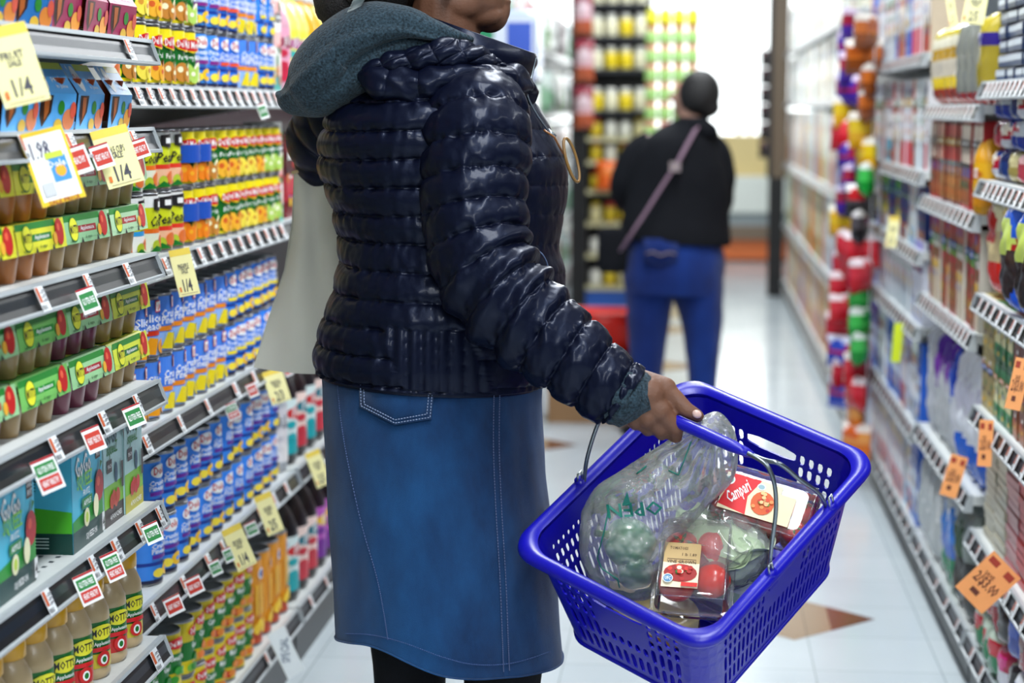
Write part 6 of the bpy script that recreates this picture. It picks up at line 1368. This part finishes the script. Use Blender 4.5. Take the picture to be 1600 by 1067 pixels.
# green pepper inside the big produce bag
pc = BI @ Vector(P(985, 850, 3.01))
m = M(); m.sph((0, 0, 0), (.039, .039, .046), hx('0a7a3c'), n=34, disp=lambda d: .09*math.cos(4*math.atan2(d.y, d.x))*(1-d.z*d.z)-.18*math.exp(-((1-d.z)/.06))); m.tube([(0, 0, .038), (.002, .002, .05), (.006, .002, .062)], [.008, .005, .006], 8, hx('3a7a30'))
o = bobj('green_pepper', m, 'fruit', 'dark green pepper seen through the printed plastic produce bag', 'pepper', loc=Matrix.Translation(pc) @ Matrix.Rotation(.9, 4, 'X') @ Matrix.Rotation(.5, 4, 'Y'))
m = M(); m.sph((0, 0, 0), (.030, .030, .036), hx('0a7a3c'), n=30, disp=lambda d: .09*math.cos(4*math.atan2(d.y, d.x))*(1-d.z*d.z)-.18*math.exp(-((1-d.z)/.06)))
bobj('green_pepper', m, 'fruit', 'smaller green pepper under the first in the produce bag', 'pepper', loc=Matrix.Translation(BI @ Vector(P(992, 888, 3.01))))
# big produce bag: outline in pixels, front and back sheets
OL = [(908, 800), (930, 762), (965, 738), (1005, 712), (1040, 690), (1072, 668), (1098, 650), (1122, 643), (1142, 662), (1152, 690), (1152, 728), (1140, 758), (1112, 784), (1088, 812), (1064, 836), (1048, 852), (1040, 885), (1026, 912), (1018, 935), (985, 938), (950, 926), (920, 902), (905, 860)]
cen2 = np.array([1000., 820.]); OLn = catmull(OL+[OL[0]], 97)[:-1]
def bag_pt(a, q, s, off=0):
    """a: outline index fraction, q 0 centre..1 outline"""
    i = a*96; i0 = int(i) % 96; i1 = (i0+1) % 96; o_ = OLn[i0]*(1-(i-int(i)))+OLn[i1]*(i-int(i)); sp_ = np.array([1075., 740.]) if False else cen2
    px, py = sp_+(o_-sp_)*q
    return bag_xy(px, py, s, q, off)
def bag_xy(px, py, s, q, off=0):
    lift = min(1, max(0, (800-py)/150.)); D = 3.0-.02-.075*lift+.02
    bul = .062*(max(0, 1-q**2.2))**.6*(1-.35*lift)
    x, y = px/60., py/60.
    cr1 = .012*N3(x*.9, y*.9, s*3)+.020*(abs(N3(x*1.3+3, y*1.3, s*5))-.2)+.010*(abs(N3(x*3.1, y*3.1, s))-.2)
    # gathers radiating up to the knot
    ang = math.atan2(py-655, px-1120); dist = math.hypot(py-655, px-1120); cr1 += .008*math.sin(ang*26)*math.exp(-((dist-60)/70)**2)
    depth_ = D-s*bul-s*cr1*min(1, (1-q)*5+.12)-off*1
    return tuple(P(px, py, depth_))
m = M(); NQ = 46
for s in (1, -1):
    Gq = [[bag_pt(k/96, (i/NQ), s) for k in range(96)] for i in range(NQ+1)]; m.grid(Gq, closeu=True, flip=(s < 0))
pbg = mesh_obj(solid(m), 'produce_bag', 'film'); tag(pbg, 'crumpled see-through produce bag printed with green lettering in the blue basket', 'plastic bag')
def qof(px, py):
    d = np.array([px, py])-cen2; a = np.arctan2(d[1], d[0]); an = np.arctan2(OLn[:, 1]-cen2[1], OLn[:, 0]-cen2[0]); i = int(np.argmin(np.abs(np.angle(np.exp(1j*(an-a)))))); return min(.999, np.linalg.norm(d)/np.linalg.norm(OLn[i]-cen2))
pr_ = M(); gi = (.004, .16, .12)
def bagfn(px, py, e): return bag_xy(px, py, 1, qof(px, py), .0035+e)
def bstroke(pl, w=1.3):
    pts = []
    for a, b in zip(pl[:-1], pl[1:]):
        n_ = max(3, int(math.dist(a, b)/6))
        for i in range(n_): pts.append((a[0]+(b[0]-a[0])*i/n_, a[1]+(b[1]-a[1])*i/n_))
    pts.append(pl[-1]); q_ = M(); q_.tube([bagfn(x, y, 0) for x, y in pts], w*.001*.9, 5, gi); q_.build('bag_outline_print', 'paper', pbg)
bstroke([(950, 800), (944, 830), (933, 872), (940, 888), (965, 905), (968, 918)]); bstroke([(1045, 735), (1060, 742), (1080, 690)]); bstroke([(995, 740), (1010, 728)], 1.6)
vs, fs, sz = text2d('OPEN')
pts = []
for (x, y) in vs:
    xx, yy = x*15.5, y*21; a = math.pi+.10; xr = xx*math.cos(a)-yy*math.sin(a); yr = xx*math.sin(a)+yy*math.cos(a); pts.append((992+xr*1.55, 796-yr+0*xr))
for f in fs:
    for k in range(1, len(f)-1): pr_.add([bagfn(*pts[f[0]], .0008), bagfn(*pts[f[k]], .0008), bagfn(*pts[f[k+1]], .0008)], [(0, 1, 2)], gi)
pr_.add([bagfn(972, 789, .001), bagfn(980, 768, .001), bagfn(986, 790, .001)], [(0, 1, 2)], gi)
pr_.build('bag_print', 'paper', pbg)
# drop prototypes that no shelf used
for o in list(S.collection.objects):
    if o.type == 'MESH' and o.parent is None and 'label' not in o and 'kind' not in o:
        for c in list(o.children): bpy.data.objects.remove(c)
        bpy.data.objects.remove(o)
# other groceries glimpsed through the slots
gb = pbag('bread_bag', .17, .07, .09, ([(0, .5, 'b8924a'), (.5, 1, 'd8c890')], 'e8dcb0'), 301)
gb.matrix_world = BM @ Matrix.Translation((.10, -.02, -.205)) @ Matrix.Rotation(.1, 4, 'Z'); tag(gb, 'tan bag at the bottom of the blue basket seen through its slots', 'bag')
gb = pbag('salad_bag', .2, .07, .10, ([(0, .5, 'c0d0d4'), (.5, 1, 'd4dee4')], 'b8d0b8'), 302)
gb.matrix_world = BM @ Matrix.Translation((-.03, .03, -.205)) @ Matrix.Rotation(.1, 4, 'Z'); tag(gb, 'pale foil bag lying under the lettuce in the blue basket', 'bag')
